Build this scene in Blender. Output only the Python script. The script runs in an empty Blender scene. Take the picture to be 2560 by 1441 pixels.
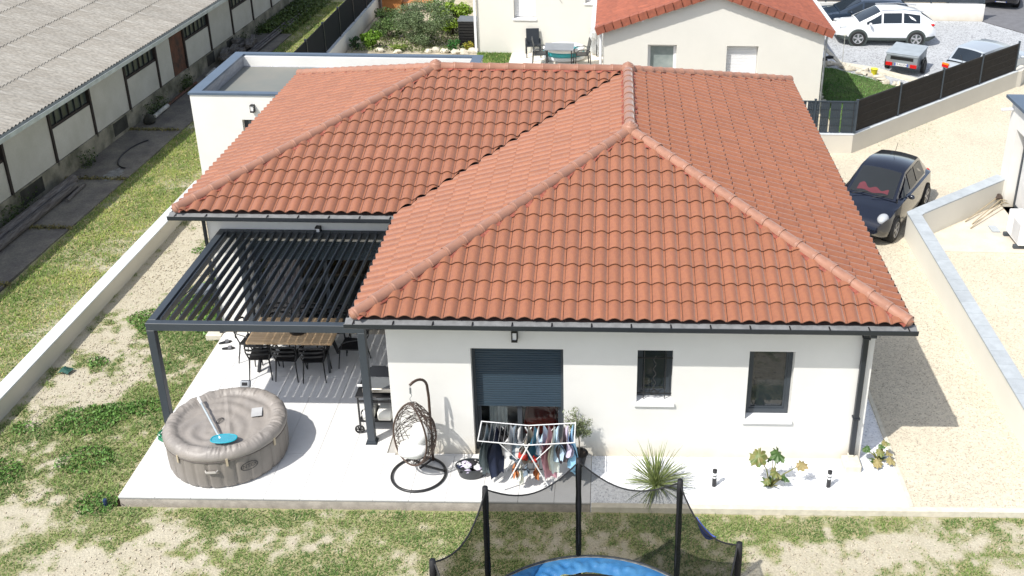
import bpy, bmesh, math, random
import numpy as np
from mathutils import Vector, Matrix, noise
random.seed(7); rng = np.random.default_rng(7)
R = math.radians
S = bpy.context.scene
COL = S.collection

# ------------------------------------------------------------------ camera, sky, sun, exposure
cam = bpy.data.cameras.new('camera'); cob = bpy.data.objects.new('camera', cam); COL.objects.link(cob)
yaw, pitch, roll = 0.002, 0.430, 0.014
F = Vector((math.sin(yaw)*math.cos(pitch), math.cos(yaw)*math.cos(pitch), -math.sin(pitch)))
Rt = Vector((math.cos(yaw), -math.sin(yaw), 0)); U = Rt.cross(F)
R2 = Rt*math.cos(roll)+U*math.sin(roll); U2 = -Rt*math.sin(roll)+U*math.cos(roll)
mw = Matrix((R2, U2, -F)).transposed().to_4x4(); mw.translation = Vector((4.105, -14.758, 11.642))
cob.matrix_world = mw
cam.sensor_width = 36; cam.lens = 36*2644.98/2560
cam.shift_x = (1280-1529.76)/2560; cam.shift_y = -(720.5-533.42)/2560
cam.clip_end = 500; cam.clip_start = .1
S.camera = cob
W = bpy.data.worlds.new('World'); S.world = W; W.use_nodes = True
nt = W.node_tree; bg = nt.nodes['Background']
sky = nt.nodes.new('ShaderNodeTexSky'); sky.sky_type = 'NISHITA'; sky.sun_disc = False
SUN = Vector((-.53, -.535, 1.0)).normalized()
sky.sun_elevation = math.asin(SUN.z); sky.sun_rotation = math.atan2(SUN.x, SUN.y)
sky.air_density = 1.0; sky.dust_density = 1.5; sky.ozone_density = 1
hs = nt.nodes.new('ShaderNodeHueSaturation'); hs.inputs['Saturation'].default_value = .62; nt.links.new(sky.outputs[0], hs.inputs['Color']); nt.links.new(hs.outputs[0], bg.inputs[0]); bg.inputs[1].default_value = .15
sl = bpy.data.lights.new('sun', 'SUN'); sl.energy = 3.55; sl.angle = R(.55); sl.color = (1, .965, .9)
so = bpy.data.objects.new('sun', sl); COL.objects.link(so)
so.rotation_euler = SUN.to_track_quat('Z', 'Y').to_euler(); so.location = (0, 0, 30)
S.view_settings.view_transform = 'Standard'; S.view_settings.look = 'None'
S.view_settings.exposure = 0.55; S.view_settings.gamma = 1
S.render.engine = 'CYCLES'

# ------------------------------------------------------------------ helpers
def tag(o, label=None, cat=None, group=None, kind=None):
    if label: o['label'] = label
    if cat: o['category'] = cat
    if group: o['group'] = group
    if kind: o['kind'] = kind
    return o
def thing(name, label, cat, loc=(0, 0, 0), rz=0, group=None):
    o = bpy.data.objects.new(name, None); COL.objects.link(o)
    o.location = loc; o.rotation_euler = (0, 0, rz); o.empty_display_size = .2
    return tag(o, label, cat, group)
class MB:
    def __init__(s): s.v = []; s.f = []; s.m = []; s.cm = 0
    def add(s, vs, fs):
        b = len(s.v); s.v.extend([tuple(p) for p in vs]); s.f.extend([tuple(i+b for i in f) for f in fs]); s.m.extend([s.cm]*len(fs)); return s
    def box(s, x0, x1, y0, y1, z0, z1, bev=0):
        if x0 > x1: x0, x1 = x1, x0
        if y0 > y1: y0, y1 = y1, y0
        if z0 > z1: z0, z1 = z1, z0
        if bev <= 0:
            vs = [(x, y, z) for z in (z0, z1) for y in (y0, y1) for x in (x0, x1)]
            return s.add(vs, [(0, 2, 3, 1), (4, 5, 7, 6), (0, 1, 5, 4), (2, 6, 7, 3), (0, 4, 6, 2), (1, 3, 7, 5)])
        b = bev
        def ring(x0, x1, y0, y1, z, c): return [(x0+c, y0, z), (x1-c, y0, z), (x1, y0+c, z), (x1, y1-c, z), (x1-c, y1, z), (x0+c, y1, z), (x0, y1-c, z), (x0, y0+c, z)]
        vs = ring(x0+b, x1-b, y0+b, y1-b, z0, b*.4)+ring(x0, x1, y0, y1, z0+b, b)+ring(x0, x1, y0, y1, z1-b, b)+ring(x0+b, x1-b, y0+b, y1-b, z1, b*.4)
        fs = [tuple(range(7, -1, -1)), tuple(range(24, 32))]
        for k in range(3):
            for i in range(8): j = (i+1) % 8; fs.append((k*8+i, k*8+j, k*8+8+j, k*8+8+i))
        return s.add(vs, fs)
    def obox(s, c, ax, ay, az, hx, hy, hz):
        c = Vector(c); ax = Vector(ax).normalized()*hx; ay = Vector(ay).normalized()*hy; az = Vector(az).normalized()*hz
        vs = [c+ax*i+ay*j+az*k for k in (-1, 1) for j in (-1, 1) for i in (-1, 1)]
        return s.add(vs, [(0, 2, 3, 1), (4, 5, 7, 6), (0, 1, 5, 4), (2, 6, 7, 3), (0, 4, 6, 2), (1, 3, 7, 5)])
    def bar(s, a, b, w, h, up=(0, 0, 1)):
        a = Vector(a); b = Vector(b); d = (b-a); u = Vector(up); r = d.cross(u)
        if r.length < 1e-6: r = d.cross(Vector((1, 0, 0)))
        u = r.cross(d)
        return s.obox((a+b)/2, d, r, u, d.length/2, w/2, h/2)
    def tube(s, pts, r, n=8, closed=False, cap=True):
        pts = [Vector(p) for p in pts]; L = len(pts)
        rr = r if hasattr(r, '__len__') else [r]*L
        up = None; rings = []
        for i, p in enumerate(pts):
            if closed: d = pts[(i+1) % L]-pts[i-1]
            else: d = pts[min(i+1, L-1)]-pts[max(i-1, 0)]
            if d.length < 1e-9: d = Vector((0, 0, 1))
            d.normalize()
            if up is None:
                up = d.cross(Vector((0, 0, 1)))
                if up.length < .1: up = d.cross(Vector((1, 0, 0)))
                up.normalize()
            up = (up-d*up.dot(d)); up.normalize(); q = d.cross(up)
            rings.append([p+(up*math.cos(2*math.pi*k/n)+q*math.sin(2*math.pi*k/n))*rr[i] for k in range(n)])
        vs = [v for g in rings for v in g]; fs = []
        for i in range(L if closed else L-1):
            a = i*n; b = ((i+1) % L)*n
            for k in range(n): j = (k+1) % n; fs.append((a+k, b+k, b+j, a+j))
        if cap and not closed: fs.append(tuple(range(n))); fs.append(tuple((L-1)*n+k for k in range(n-1, -1, -1)))
        return s.add(vs, fs)
    def cyl(s, a, b, r, n=12, r2=None): return s.tube([a, b], [r, r if r2 is None else r2], n)
    def lathe(s, prof, n=24, c=(0, 0, 0), sx=1, sy=1):
        vs = []; fs = []; m = len(prof)
        for k in range(n):
            a = 2*math.pi*k/n
            for r, z in prof: vs.append((c[0]+r*math.cos(a)*sx, c[1]+r*math.sin(a)*sy, c[2]+z))
        for k in range(n):
            j = (k+1) % n
            for i in range(m-1): fs.append((k*m+i, j*m+i, j*m+i+1, k*m+i+1))
        return s.add(vs, fs)
    def prism(s, poly, z0, z1):
        n = len(poly); vs = [(x, y, z0) for x, y in poly]+[(x, y, z1) for x, y in poly]
        fs = [tuple(range(n-1, -1, -1)), tuple(range(n, 2*n))]+[(i, (i+1) % n, n+(i+1) % n, n+i) for i in range(n)]
        return s.add(vs, fs)
    def ext(s, poly, o, u, v, w, t):   # polygon in (u,v), extruded t along w from o
        o = Vector(o); u = Vector(u); v = Vector(v); w = Vector(w); n = len(poly)
        vs = [o+u*a+v*b for a, b in poly]+[o+u*a+v*b+w*t for a, b in poly]
        fs = [tuple(range(n)), tuple(range(2*n-1, n-1, -1))]+[(i, n+i, n+(i+1) % n, (i+1) % n) for i in range(n)]
        return s.add(vs, fs)
    def grid(s, nx, ny, fn):
        vs = [fn(i/nx, j/ny) for j in range(ny+1) for i in range(nx+1)]
        fs = [(j*(nx+1)+i, j*(nx+1)+i+1, (j+1)*(nx+1)+i+1, (j+1)*(nx+1)+i) for j in range(ny) for i in range(nx)]
        return s.add(vs, fs)
    def blob(s, c, r, n=8, m=5, jit=.2, sz=1, sx=1, sy=1):
        sd = random.random()*50; c = Vector(c); vs = [];
        for j in range(m+1):
            t = math.pi*j/m
            for i in range(n):
                a = 2*math.pi*i/n; d = Vector((math.sin(t)*math.cos(a), math.sin(t)*math.sin(a), math.cos(t)))
                q = 1+jit*noise.noise(d*1.3+Vector((sd, 0, 0)))*2
                vs.append(c+Vector((d.x*sx, d.y*sy, d.z*sz))*r*q)
        fs = [(j*n+i, (j+1)*n+i, (j+1)*n+(i+1) % n, j*n+(i+1) % n) for j in range(m) for i in range(n)]
        return s.add(vs, fs)
    def mesh(s, name, mats, smooth=False):
        me = bpy.data.meshes.new(name); me.from_pydata(s.v, [], s.f)
        for m in (mats if isinstance(mats, (list, tuple)) else [mats]): me.materials.append(m)
        if len(me.materials) > 1: me.polygons.foreach_set('material_index', s.m)
        if smooth:
            me.polygons.foreach_set('use_smooth', [True]*len(me.polygons))
            if smooth != 'all':
                try: me.set_sharp_from_angle(angle=R(smooth if smooth > 1 else 40))
                except Exception: pass
        me.update(); return me
    def build(s, name, mats, parent=None, smooth=False, world=False, fix=True):
        me = s.mesh(name, mats, smooth)
        if fix:
            bm = bmesh.new(); bm.from_mesh(me); bmesh.ops.recalc_face_normals(bm, faces=bm.faces[:]); bm.to_mesh(me); bm.free()
        return place(name, me, parent, world)
def place(name, me, parent=None, world=False, mat=None):
    o = bpy.data.objects.new(name, me); COL.objects.link(o)
    if parent:
        o.parent = parent
        if world:
            off = Vector((0, 0, 0)); p = parent
            while p: off += p.location; p = p.parent
            o.location = -off
    if mat is not None: o.matrix_local = mat
    return o
def copy_tree(o, parent=None, ch=None):
    c = o.copy(); COL.objects.link(c)
    if parent: c.parent = parent
    for k in [x for x in list(bpy.data.objects) if x.parent == o] if ch is None else ch: copy_tree(k, c)
    return c
def copy_thing(o, loc, rz, label):
    c = copy_tree(o); c.location = loc; c.rotation_euler = (0, 0, rz); c['label'] = label; return c
def text_mesh(txt, size, mat, depth=.002, name='lettering'):
    cu = bpy.data.curves.new(name, 'FONT'); cu.body = txt; cu.size = size; cu.align_x = 'CENTER'; cu.align_y = 'CENTER'; cu.extrude = depth
    o = bpy.data.objects.new(name, cu); COL.objects.link(o)
    dg = bpy.context.evaluated_depsgraph_get(); me = bpy.data.meshes.new_from_object(o.evaluated_get(dg)); bpy.data.objects.remove(o)
    me.materials.clear(); me.materials.append(mat); return me
def frame(o, x, y, z):
    return Matrix(((x[0], y[0], z[0], o[0]), (x[1], y[1], z[1], o[1]), (x[2], y[2], z[2], o[2]), (0, 0, 0, 1)))

# numpy value noise
_P = rng.random((256, 256))
def vnoise(x, y, sc, off=0):
    x = np.asarray(x)*sc+off*17.3+1000; y = np.asarray(y)*sc+off*5.7+1000
    xi = np.floor(x).astype(int); yi = np.floor(y).astype(int); fx = x-xi; fy = y-yi
    fx = fx*fx*(3-2*fx); fy = fy*fy*(3-2*fy)
    g = lambda a, b: _P[a % 256, b % 256]
    return (g(xi, yi)*(1-fx)+g(xi+1, yi)*fx)*(1-fy)+(g(xi, yi+1)*(1-fx)+g(xi+1, yi+1)*fx)*fy
def fbm(x, y, sc, off=0, o=4):
    t = 0; a = .5
    for k in range(o): t = t+a*vnoise(x, y, sc*2**k, off+k*3); a *= .5
    return t/(1-.5**o)

# ------------------------------------------------------------------ materials
def M(name, col, rough=.6, metal=0, var=.06, vs=2.5, bump=0, bs=60, spec=.5, rand=0, col2=None, stretch=None, island=0, coat=0, emit=None, fine=0, fs=90, trans=0, sheen=0):
    m = bpy.data.materials.new(name); m.use_nodes = True; n = m.node_tree; b = n.nodes['Principled BSDF']
    b.inputs['Roughness'].default_value = rough; b.inputs['Metallic'].default_value = metal
    b.inputs['Specular IOR Level'].default_value = spec
    if coat: b.inputs['Coat Weight'].default_value = coat; b.inputs['Coat Roughness'].default_value = .04
    tc = n.nodes.new('ShaderNodeTexCoord'); vec = tc.outputs['Object']
    if stretch:
        mp = n.nodes.new('ShaderNodeMapping'); mp.inputs['Scale'].default_value = stretch; n.links.new(vec, mp.inputs['Vector']); vec = mp.outputs[0]
    c2 = col2 if col2 else tuple(c*(1-var*3) for c in col)
    nz = n.nodes.new('ShaderNodeTexNoise'); nz.inputs['Scale'].default_value = vs; nz.inputs['Detail'].default_value = 6; nz.inputs['Roughness'].default_value = .6
    n.links.new(vec, nz.inputs['Vector'])
    mr = n.nodes.new('ShaderNodeMapRange'); mr.inputs[1].default_value = .35; mr.inputs[2].default_value = .65; n.links.new(nz.outputs['Fac'], mr.inputs[0])
    mx = n.nodes.new('ShaderNodeMix'); mx.data_type = 'RGBA'; mx.inputs[6].default_value = (*col, 1); mx.inputs[7].default_value = (*c2, 1)
    n.links.new(mr.outputs[0], mx.inputs[0]); out = mx.outputs[2]
    if fine:
        f = n.nodes.new('ShaderNodeTexNoise'); f.inputs['Scale'].default_value = fs; f.inputs['Detail'].default_value = 3; n.links.new(vec, f.inputs['Vector'])
        fr = n.nodes.new('ShaderNodeMapRange'); fr.inputs[1].default_value = .3; fr.inputs[2].default_value = .7; fr.inputs[3].default_value = 1-fine; fr.inputs[4].default_value = 1+fine; n.links.new(f.outputs['Fac'], fr.inputs[0])
        vm = n.nodes.new('ShaderNodeVectorMath'); vm.operation = 'SCALE'; n.links.new(out, vm.inputs[0]); n.links.new(fr.outputs[0], vm.inputs['Scale']); out = vm.outputs[0]
    if rand or island:
        if rand: oi = n.nodes.new('ShaderNodeObjectInfo'); src = oi.outputs['Random']
        if island:
            ge = n.nodes.new('ShaderNodeNewGeometry')
            if rand:
                ad = n.nodes.new('ShaderNodeMath'); ad.operation = 'ADD'; n.links.new(src, ad.inputs[0]); n.links.new(ge.outputs['Random Per Island'], ad.inputs[1])
                fr0 = n.nodes.new('ShaderNodeMath'); fr0.operation = 'FRACT'; n.links.new(ad.outputs[0], fr0.inputs[0]); src = fr0.outputs[0]
            else: src = ge.outputs['Random Per Island']
        k = max(rand, island)
        r2 = n.nodes.new('ShaderNodeMapRange'); r2.inputs[3].default_value = 1-k; r2.inputs[4].default_value = 1+k; n.links.new(src, r2.inputs[0])
        vm = n.nodes.new('ShaderNodeVectorMath'); vm.operation = 'SCALE'; n.links.new(out, vm.inputs[0]); n.links.new(r2.outputs[0], vm.inputs['Scale']); out = vm.outputs[0]
    n.links.new(out, b.inputs['Base Color'])
    if bump:
        bz = n.nodes.new('ShaderNodeTexNoise'); bz.inputs['Scale'].default_value = bs; bz.inputs['Detail'].default_value = 4; n.links.new(vec, bz.inputs['Vector'])
        bp = n.nodes.new('ShaderNodeBump'); bp.inputs['Strength'].default_value = bump; bp.inputs['Distance'].default_value = .01
        n.links.new(bz.outputs['Fac'], bp.inputs['Height']); n.links.new(bp.outputs[0], b.inputs['Normal'])
    if sheen: b.inputs['Sheen Weight'].default_value = sheen; b.inputs['Sheen Roughness'].default_value = .45
    if trans: b.inputs['Transmission Weight'].default_value = trans
    if emit: b.inputs['Emission Color'].default_value = (*emit[:3], 1); b.inputs['Emission Strength'].default_value = emit[3]
    return m
def gravel_mat(name, ca, cb, cc, sc=38, patch=None):
    m = bpy.data.materials.new(name); m.use_nodes = True; n = m.node_tree; b = n.nodes['Principled BSDF']; b.inputs['Roughness'].default_value = .9
    tc = n.nodes.new('ShaderNodeTexCoord')
    vo = n.nodes.new('ShaderNodeTexVoronoi'); vo.inputs['Scale'].default_value = sc; n.links.new(tc.outputs['Object'], vo.inputs['Vector'])
    sp = n.nodes.new('ShaderNodeSeparateColor'); n.links.new(vo.outputs['Color'], sp.inputs[0])
    cr = n.nodes.new('ShaderNodeValToRGB'); e = cr.color_ramp.elements
    e[0].position = 0; e[0].color = (*cc, 1); e[1].position = 1; e[1].color = (*ca, 1)
    k = e.new(.06); k.color = (*cc, 1); k = e.new(.16); k.color = (*cb, 1); k = e.new(.6); k.color = (*ca, 1)
    n.links.new(sp.outputs[0], cr.inputs[0])
    nz = n.nodes.new('ShaderNodeTexNoise'); nz.inputs['Scale'].default_value = .7; nz.inputs['Detail'].default_value = 6; n.links.new(tc.outputs['Object'], nz.inputs['Vector'])
    mr = n.nodes.new('ShaderNodeMapRange'); mr.inputs[1].default_value = .35; mr.inputs[2].default_value = .68; mr.inputs[3].default_value = 1.0; mr.inputs[4].default_value = .90; n.links.new(nz.outputs['Fac'], mr.inputs[0])
    n2 = n.nodes.new('ShaderNodeTexNoise'); n2.inputs['Scale'].default_value = 14; n2.inputs['Detail'].default_value = 5; n.links.new(tc.outputs['Object'], n2.inputs['Vector'])
    m2 = n.nodes.new('ShaderNodeMapRange'); m2.inputs[1].default_value = .3; m2.inputs[2].default_value = .7; m2.inputs[3].default_value = .88; m2.inputs[4].default_value = 1.06; n.links.new(n2.outputs['Fac'], m2.inputs[0])
    mu = n.nodes.new('ShaderNodeMath'); mu.operation = 'MULTIPLY'; n.links.new(mr.outputs[0], mu.inputs[0]); n.links.new(m2.outputs[0], mu.inputs[1])
    vm = n.nodes.new('ShaderNodeVectorMath'); vm.operation = 'SCALE'; n.links.new(cr.outputs[0], vm.inputs[0]); n.links.new(mu.outputs[0], vm.inputs['Scale'])
    n.links.new(vm.outputs[0], b.inputs['Base Color'])
    bp = n.nodes.new('ShaderNodeBump'); bp.inputs['Strength'].default_value = .6; bp.inputs['Distance'].default_value = .012; bp.invert = True
    n.links.new(vo.outputs['Distance'], bp.inputs['Height']); n.links.new(bp.outputs[0], b.inputs['Normal'])
    return m
def attr_mat(name, rough=.8, noise_amt=.25, ns=40, bump=.3, sss=0):
    m = bpy.data.materials.new(name); m.use_nodes = True; n = m.node_tree; b = n.nodes['Principled BSDF']; b.inputs['Roughness'].default_value = rough
    b.inputs['Specular IOR Level'].default_value = .25
    a = n.nodes.new('ShaderNodeAttribute'); a.attribute_name = 'tint'
    tc = n.nodes.new('ShaderNodeTexCoord'); nz = n.nodes.new('ShaderNodeTexNoise'); nz.inputs['Scale'].default_value = ns; nz.inputs['Detail'].default_value = 5; n.links.new(tc.outputs['Object'], nz.inputs['Vector'])
    mr = n.nodes.new('ShaderNodeMapRange'); mr.inputs[1].default_value = .3; mr.inputs[2].default_value = .7; mr.inputs[3].default_value = 1-noise_amt; mr.inputs[4].default_value = 1+noise_amt; n.links.new(nz.outputs['Fac'], mr.inputs[0])
    vm = n.nodes.new('ShaderNodeVectorMath'); vm.operation = 'SCALE'; n.links.new(a.outputs['Color'], vm.inputs[0]); n.links.new(mr.outputs[0], vm.inputs['Scale'])
    n.links.new(vm.outputs[0], b.inputs['Base Color'])
    if bump:
        bp = n.nodes.new('ShaderNodeBump'); bp.inputs['Strength'].default_value = bump; bp.inputs['Distance'].default_value = .02
        n.links.new(nz.outputs['Fac'], bp.inputs['Height']); n.links.new(bp.outputs[0], b.inputs['Normal'])
    return m
def glass_mat(name, col=(.02, .025, .03), rough=.03):
    return M(name, col, rough, 0, var=0, spec=.8)

render_w = M('white_render', (.745, .735, .70), .85, var=.025, vs=.7, bump=.25, bs=160)
def splash(m, c, h=.30):
    n = m.node_tree; b = n.nodes['Principled BSDF']; src = b.inputs['Base Color'].links[0].from_socket
    tc = n.nodes.new('ShaderNodeTexCoord'); sx = n.nodes.new('ShaderNodeSeparateXYZ'); n.links.new(tc.outputs['Object'], sx.inputs[0])
    nz = n.nodes.new('ShaderNodeTexNoise'); nz.inputs['Scale'].default_value = 3; nz.inputs['Detail'].default_value = 6; n.links.new(tc.outputs['Object'], nz.inputs['Vector'])
    ad = n.nodes.new('ShaderNodeMath'); ad.operation = 'MULTIPLY_ADD'; ad.inputs[1].default_value = -.35; n.links.new(nz.outputs['Fac'], ad.inputs[0]); n.links.new(sx.outputs[2], ad.inputs[2])
    mr = n.nodes.new('ShaderNodeMapRange'); mr.inputs[1].default_value = -.25; mr.inputs[2].default_value = h-.15; mr.inputs[3].default_value = .75; mr.inputs[4].default_value = 0; n.links.new(ad.outputs[0], mr.inputs[0])
    mx = n.nodes.new('ShaderNodeMix'); mx.data_type = 'RGBA'; mx.inputs[7].default_value = (*c, 1); n.links.new(mr.outputs[0], mx.inputs[0]); n.links.new(src, mx.inputs[6]); n.links.new(mx.outputs[2], b.inputs['Base Color'])
splash(render_w, (.55, .47, .34), .36)
render_c = M('cream_render', (.70, .68, .615), .85, var=.015, vs=.9, bump=.2, bs=120)
render_b = M('beige_render', (.62, .585, .51), .85, var=.02, vs=.9, bump=.2, bs=120)
anthr = M('anthracite_metal', (.040, .050, .062), .42, 0, var=.03, spec=.5)
anthr2 = M('anthracite_gutter', (.022, .027, .034), .4, 0, var=.03, spec=.5)
anthr_cap = M('anthracite_coping', (.085, .12, .17), .38, 0, var=.04, spec=.6)
zinc = M('zinc', (.42, .44, .46), .45, .6, var=.12, vs=8)
tile_m = M('terracotta_tile', (.290, .108, .050), .55, var=.06, vs=14, bump=.12, bs=200, spec=.45, rand=.07, island=.07, col2=(.245, .089, .047), fine=.05, fs=220, sheen=.34)
ridge_m = M('ridge_terracotta', (.345, .170, .110), .52, var=.06, vs=9, bump=.1, bs=200, spec=.5, rand=.06, col2=(.30, .145, .095), fine=.04, fs=200, sheen=.2)
mortar_m = M('red_ridge_membrane', (.30, .075, .045), .7, var=.15, vs=14, bump=.5, bs=40)
under_m = M('roof_underlay', (.06, .035, .03), .9)
white_pvc = M('white_pvc', (.8, .8, .8), .35, var=.01)
white_p = M('white_paint', (.82, .82, .82), .45, var=.02)
black_p = M('black_plastic', (.012, .012, .013), .45, var=.05)
black_m = M('black_metal', (.018, .018, .020), .4, var=.05)
glass = glass_mat('window_glass')
paver_m = M('porcelain_paver', (.70, .695, .68), .55, var=.02, vs=5, spec=.4, rand=.02, fine=.025, fs=60)
joint_m = M('grey_joint', (.42, .41, .39), .9)
conc_m = M('concrete', (.54, .49, .41), .9, var=.1, vs=6, bump=.4, bs=60)
kerb_m = M('cream_kerb', (.66, .61, .50), .85, var=.06, vs=8, bump=.2, bs=90)
coping_m = M('grey_coping', (.42, .455, .48), .7, var=.05, vs=5, rand=.05, fine=.04, fs=50)
wallcap_m = M('white_wall_coping', (.62, .65, .66), .75, var=.05, vs=3, rand=.02)
gravel_y = gravel_mat('beige_gravel', (.65, .585, .455), (.58, .515, .395), (.40, .34, .27), 52)
gravel_w = gravel_mat('white_gravel', (.90, .91, .93), (.82, .84, .87), (.60, .62, .66), 42)
gravel_g = gravel_mat('grey_gravel', (.46, .475, .49), (.36, .37, .385), (.20, .20, .21), 24)
asph = M('asphalt', (.16, .16, .17), .9, var=.06, vs=3, bump=.4, bs=120, fine=.12, fs=60)
soil_m = M('dry_soil', (.40, .33, .23), .95, var=.1, vs=2, bump=.6, bs=20, fine=.12, fs=30)
lawn_m = attr_mat('patchy_lawn_soil', .95, .16, 30, .8)
blade_m = attr_mat('grass_blades', .6, .12, 60, 0)
leaf_m = attr_mat('leaves', .5, .12, 25, 0)
yard_m = M('old_concrete_yard', (.115, .105, .095), .95, var=.14, vs=1.6, bump=.6, bs=40, col2=(.20, .185, .15), fine=.22, fs=25, rand=.1)
wood_t = M('oak_table', (.70, .50, .30), .5, var=.12, vs=3, stretch=(1, 14, 1), bump=.1, bs=20, rand=.12, col2=(.52, .34, .18))
wood_old = M('weathered_timber', (.17, .16, .15), .9, var=.15, vs=3, stretch=(8, 1, 8), bump=.5, bs=20, col2=(.07, .06, .055), rand=.15)
wood_or = M('orange_playhouse_wood', (.50, .20, .06), .6, var=.08, vs=5, stretch=(1, 1, 9))
spa_m = M('taupe_spa_fabric', (.232, .208, .185), .6, var=.05, vs=3, bump=.15, bs=30)
cover_m = M('taupe_spa_cover', (.295, .265, .238), .5, var=.07, vs=2.2, bump=.7, bs=13, col2=(.24, .219, .202))
wicker = M('brown_wicker', (.075, .045, .032), .5, var=.1)
cush = M('white_cushion', (.82, .82, .80), .8, var=.02, bump=.3, bs=20)
fibro = M('fibre_cement_roof', (.31, .295, .265), .95, var=.1, vs=2.0, bump=.6, bs=30, rand=.07, col2=(.215, .195, .165), fine=.26, fs=22, stretch=(.4, 2.6, 1))
wh_wall = M('warehouse_panel', (.50, .49, .445), .9, var=.05, vs=1.3, rand=.05, fine=.03, fs=20, col2=(.43, .42, .37))
wh_plinth = M('warehouse_plinth', (.30, .28, .22), .95, var=.14, vs=1.6, bump=.4, bs=30, col2=(.10, .10, .07))
rust = M('rusty_steel', (.14, .055, .03), .85, var=.2, vs=3, col2=(.05, .03, .022), bump=.4, bs=40)
dkbrown = M('dark_brown_post', (.035, .025, .022), .8, var=.2, vs=4)
near_black_m = M('matt_near_black', (.05, .05, .04), .95, var=.2)

# ------------------------------------------------------------------ ground and setting
GL = -.10
def sheet(name, x0, x1, y0, y1, z, m, kind='structure'):
    b = MB(); b.add([(x0, y0, z), (x1, y0, z), (x1, y1, z), (x0, y1, z)], [(0, 1, 2, 3)])
    return tag(b.build(name, m, fix=False), kind=kind)
sheet('ground', -220, 220, -120, 320, -.45, soil_m)
def blobs(x, y, L):
    t = 0
    for cx, cy, rx, ry, w in L: t = t+w*np.exp(-(((x-cx)/rx)**2+((y-cy)/ry)**2))
    return t
BL = [(-6.3, 5.5, .9, 3.2, -.55), (-6.2, 2.2, 1.3, .9, -.5), (-5.0, 3.0, .9, .8, -.35), (-5.3, -1.3, 1.2, .6, -.6), (-3.4, -2.4, 1.3, .5, -.35), (-1.8, -1.7, 1.2, .5, -.22),
      (8.2, -1.75, 1.9, .55, -.5), (7.2, -2.1, .8, .5, -.3), (10.4, -1.8, 1.0, .6, -.3), (-6.1, .3, .7, .5, -.3), (-6.2, 9.0, .8, 2.4, -.45), (-5.2, 7.5, .9, 2, -.25), (2.9, -2, 2.5, .5, .0), (-2.4, -3.2, 1.6, .5, -.4),
      (-5.75, 5.0, .55, .35, .55), (-5.1, 5.9, .5, .5, .65), (-4.9, 6.6, .5, .6, .5), (-5.5, 4.5, .4, .4, .45), (-5.4, 1.3, .9, .4, .5), (-6.4, -.3, .7, .5, .45), (-4.4, .3, .8, 1.2, .22), (-4.6, 3.0, .5, 1.4, .3), (-4.3, -1.2, .9, .8, .4),
      (-6.1, 3.3, .25, .2, .5), (-6.6, .9, .3, .25, .4), (-6.6, -1.2, .5, .4, .35), (4.2, -1.5, 3.5, .9, .12), (5.9, -1.25, 2.2, .25, .25), (-.5, -1.15, 3.5, .3, .25), (-2, -2.6, .6, .5, .25), (0.5, -3, 1.5, .6, .2), (9.6, -1.3, 1.5, .22, .2), (6.6, -2.9, 1, .5, .25)]
def grassness(x, y):
    g = .65+(fbm(x, y, 1.1, 1)-.5)*1.2+(fbm(x, y, 5.5, 9, 3)-.5)*1.25+blobs(x, y, BL)
    return np.clip(g, 0, 1)
def verge(x, y):
    g = .72+(fbm(x, y, .9, 4)-.5)*.9+(fbm(x, y, 4, 11, 3)-.5)*.6-np.clip((x+7.9-.02*(y-8))/.8, 0, 1)*.35
    return np.clip(g, 0, 1)
def full(x, y): return np.clip(.9+(fbm(x, y, 2, 6)-.5)*.5, 0, 1)
SOIL = np.array([.47, .43, .335]); SOIL2 = np.array([.38, .34, .25]); DRY = np.array([.32, .28, .16]); GRN = np.array([.14, .165, .06])
def terrain(name, x0, x1, y0, y1, st, gf, z=GL, amp=.03):
    nx = int((x1-x0)/st); ny = int((y1-y0)/st)
    X, Y = np.meshgrid(np.linspace(x0, x1, nx+1), np.linspace(y0, y1, ny+1)); g = gf(X, Y)
    Z = z+(fbm(X, Y, .8, 3)-.6)*amp+(fbm(X, Y, 9, 5, 2)-.6)*.018
    v = np.stack([X, Y, Z], -1).reshape(-1, 3)
    a = np.arange((nx+1)*(ny+1)).reshape(ny+1, nx+1); f = np.stack([a[:-1, :-1], a[:-1, 1:], a[1:, 1:], a[1:, :-1]], -1).reshape(-1, 4)
    me = bpy.data.meshes.new(name); me.vertices.add(len(v)); me.vertices.foreach_set('co', v.ravel().astype(np.float32))
    me.loops.add(f.size); me.loops.foreach_set('vertex_index', f.ravel().astype(np.int32)); me.polygons.add(len(f)); me.polygons.foreach_set('loop_start', np.arange(0, f.size, 4, dtype=np.int32))
    me.update(); me.materials.append(lawn_m)
    gg = np.clip((g-.26)/.42, 0, 1)[..., None]; n2 = fbm(X, Y, 6, 8)[..., None]
    c = (SOIL*(1-n2)+SOIL2*n2*1.0)*(1-gg)+gg*(DRY*(1-n2)*1.1+GRN*n2*1.3)
    ca = np.concatenate([c, np.ones(c.shape[:2]+(1,))], -1).reshape(-1, 4)
    at = me.attributes.new('tint', 'FLOAT_COLOR', 'POINT'); at.data.foreach_set('color', ca.ravel().astype(np.float32))
    me.polygons.foreach_set('use_smooth', [True]*len(f))
    o = bpy.data.objects.new(name, me); COL.objects.link(o); return tag(o, kind='structure')
terrain('lawn', -7.15, 13.5, -6.5, -.98, .05, grassness)
terrain('side_garden', -7.15, -4.02, -.98, 15.6, .05, grassness)
terrain('grass_verge', -9.62, -7.22, 0, 42, .08, verge)
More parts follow.
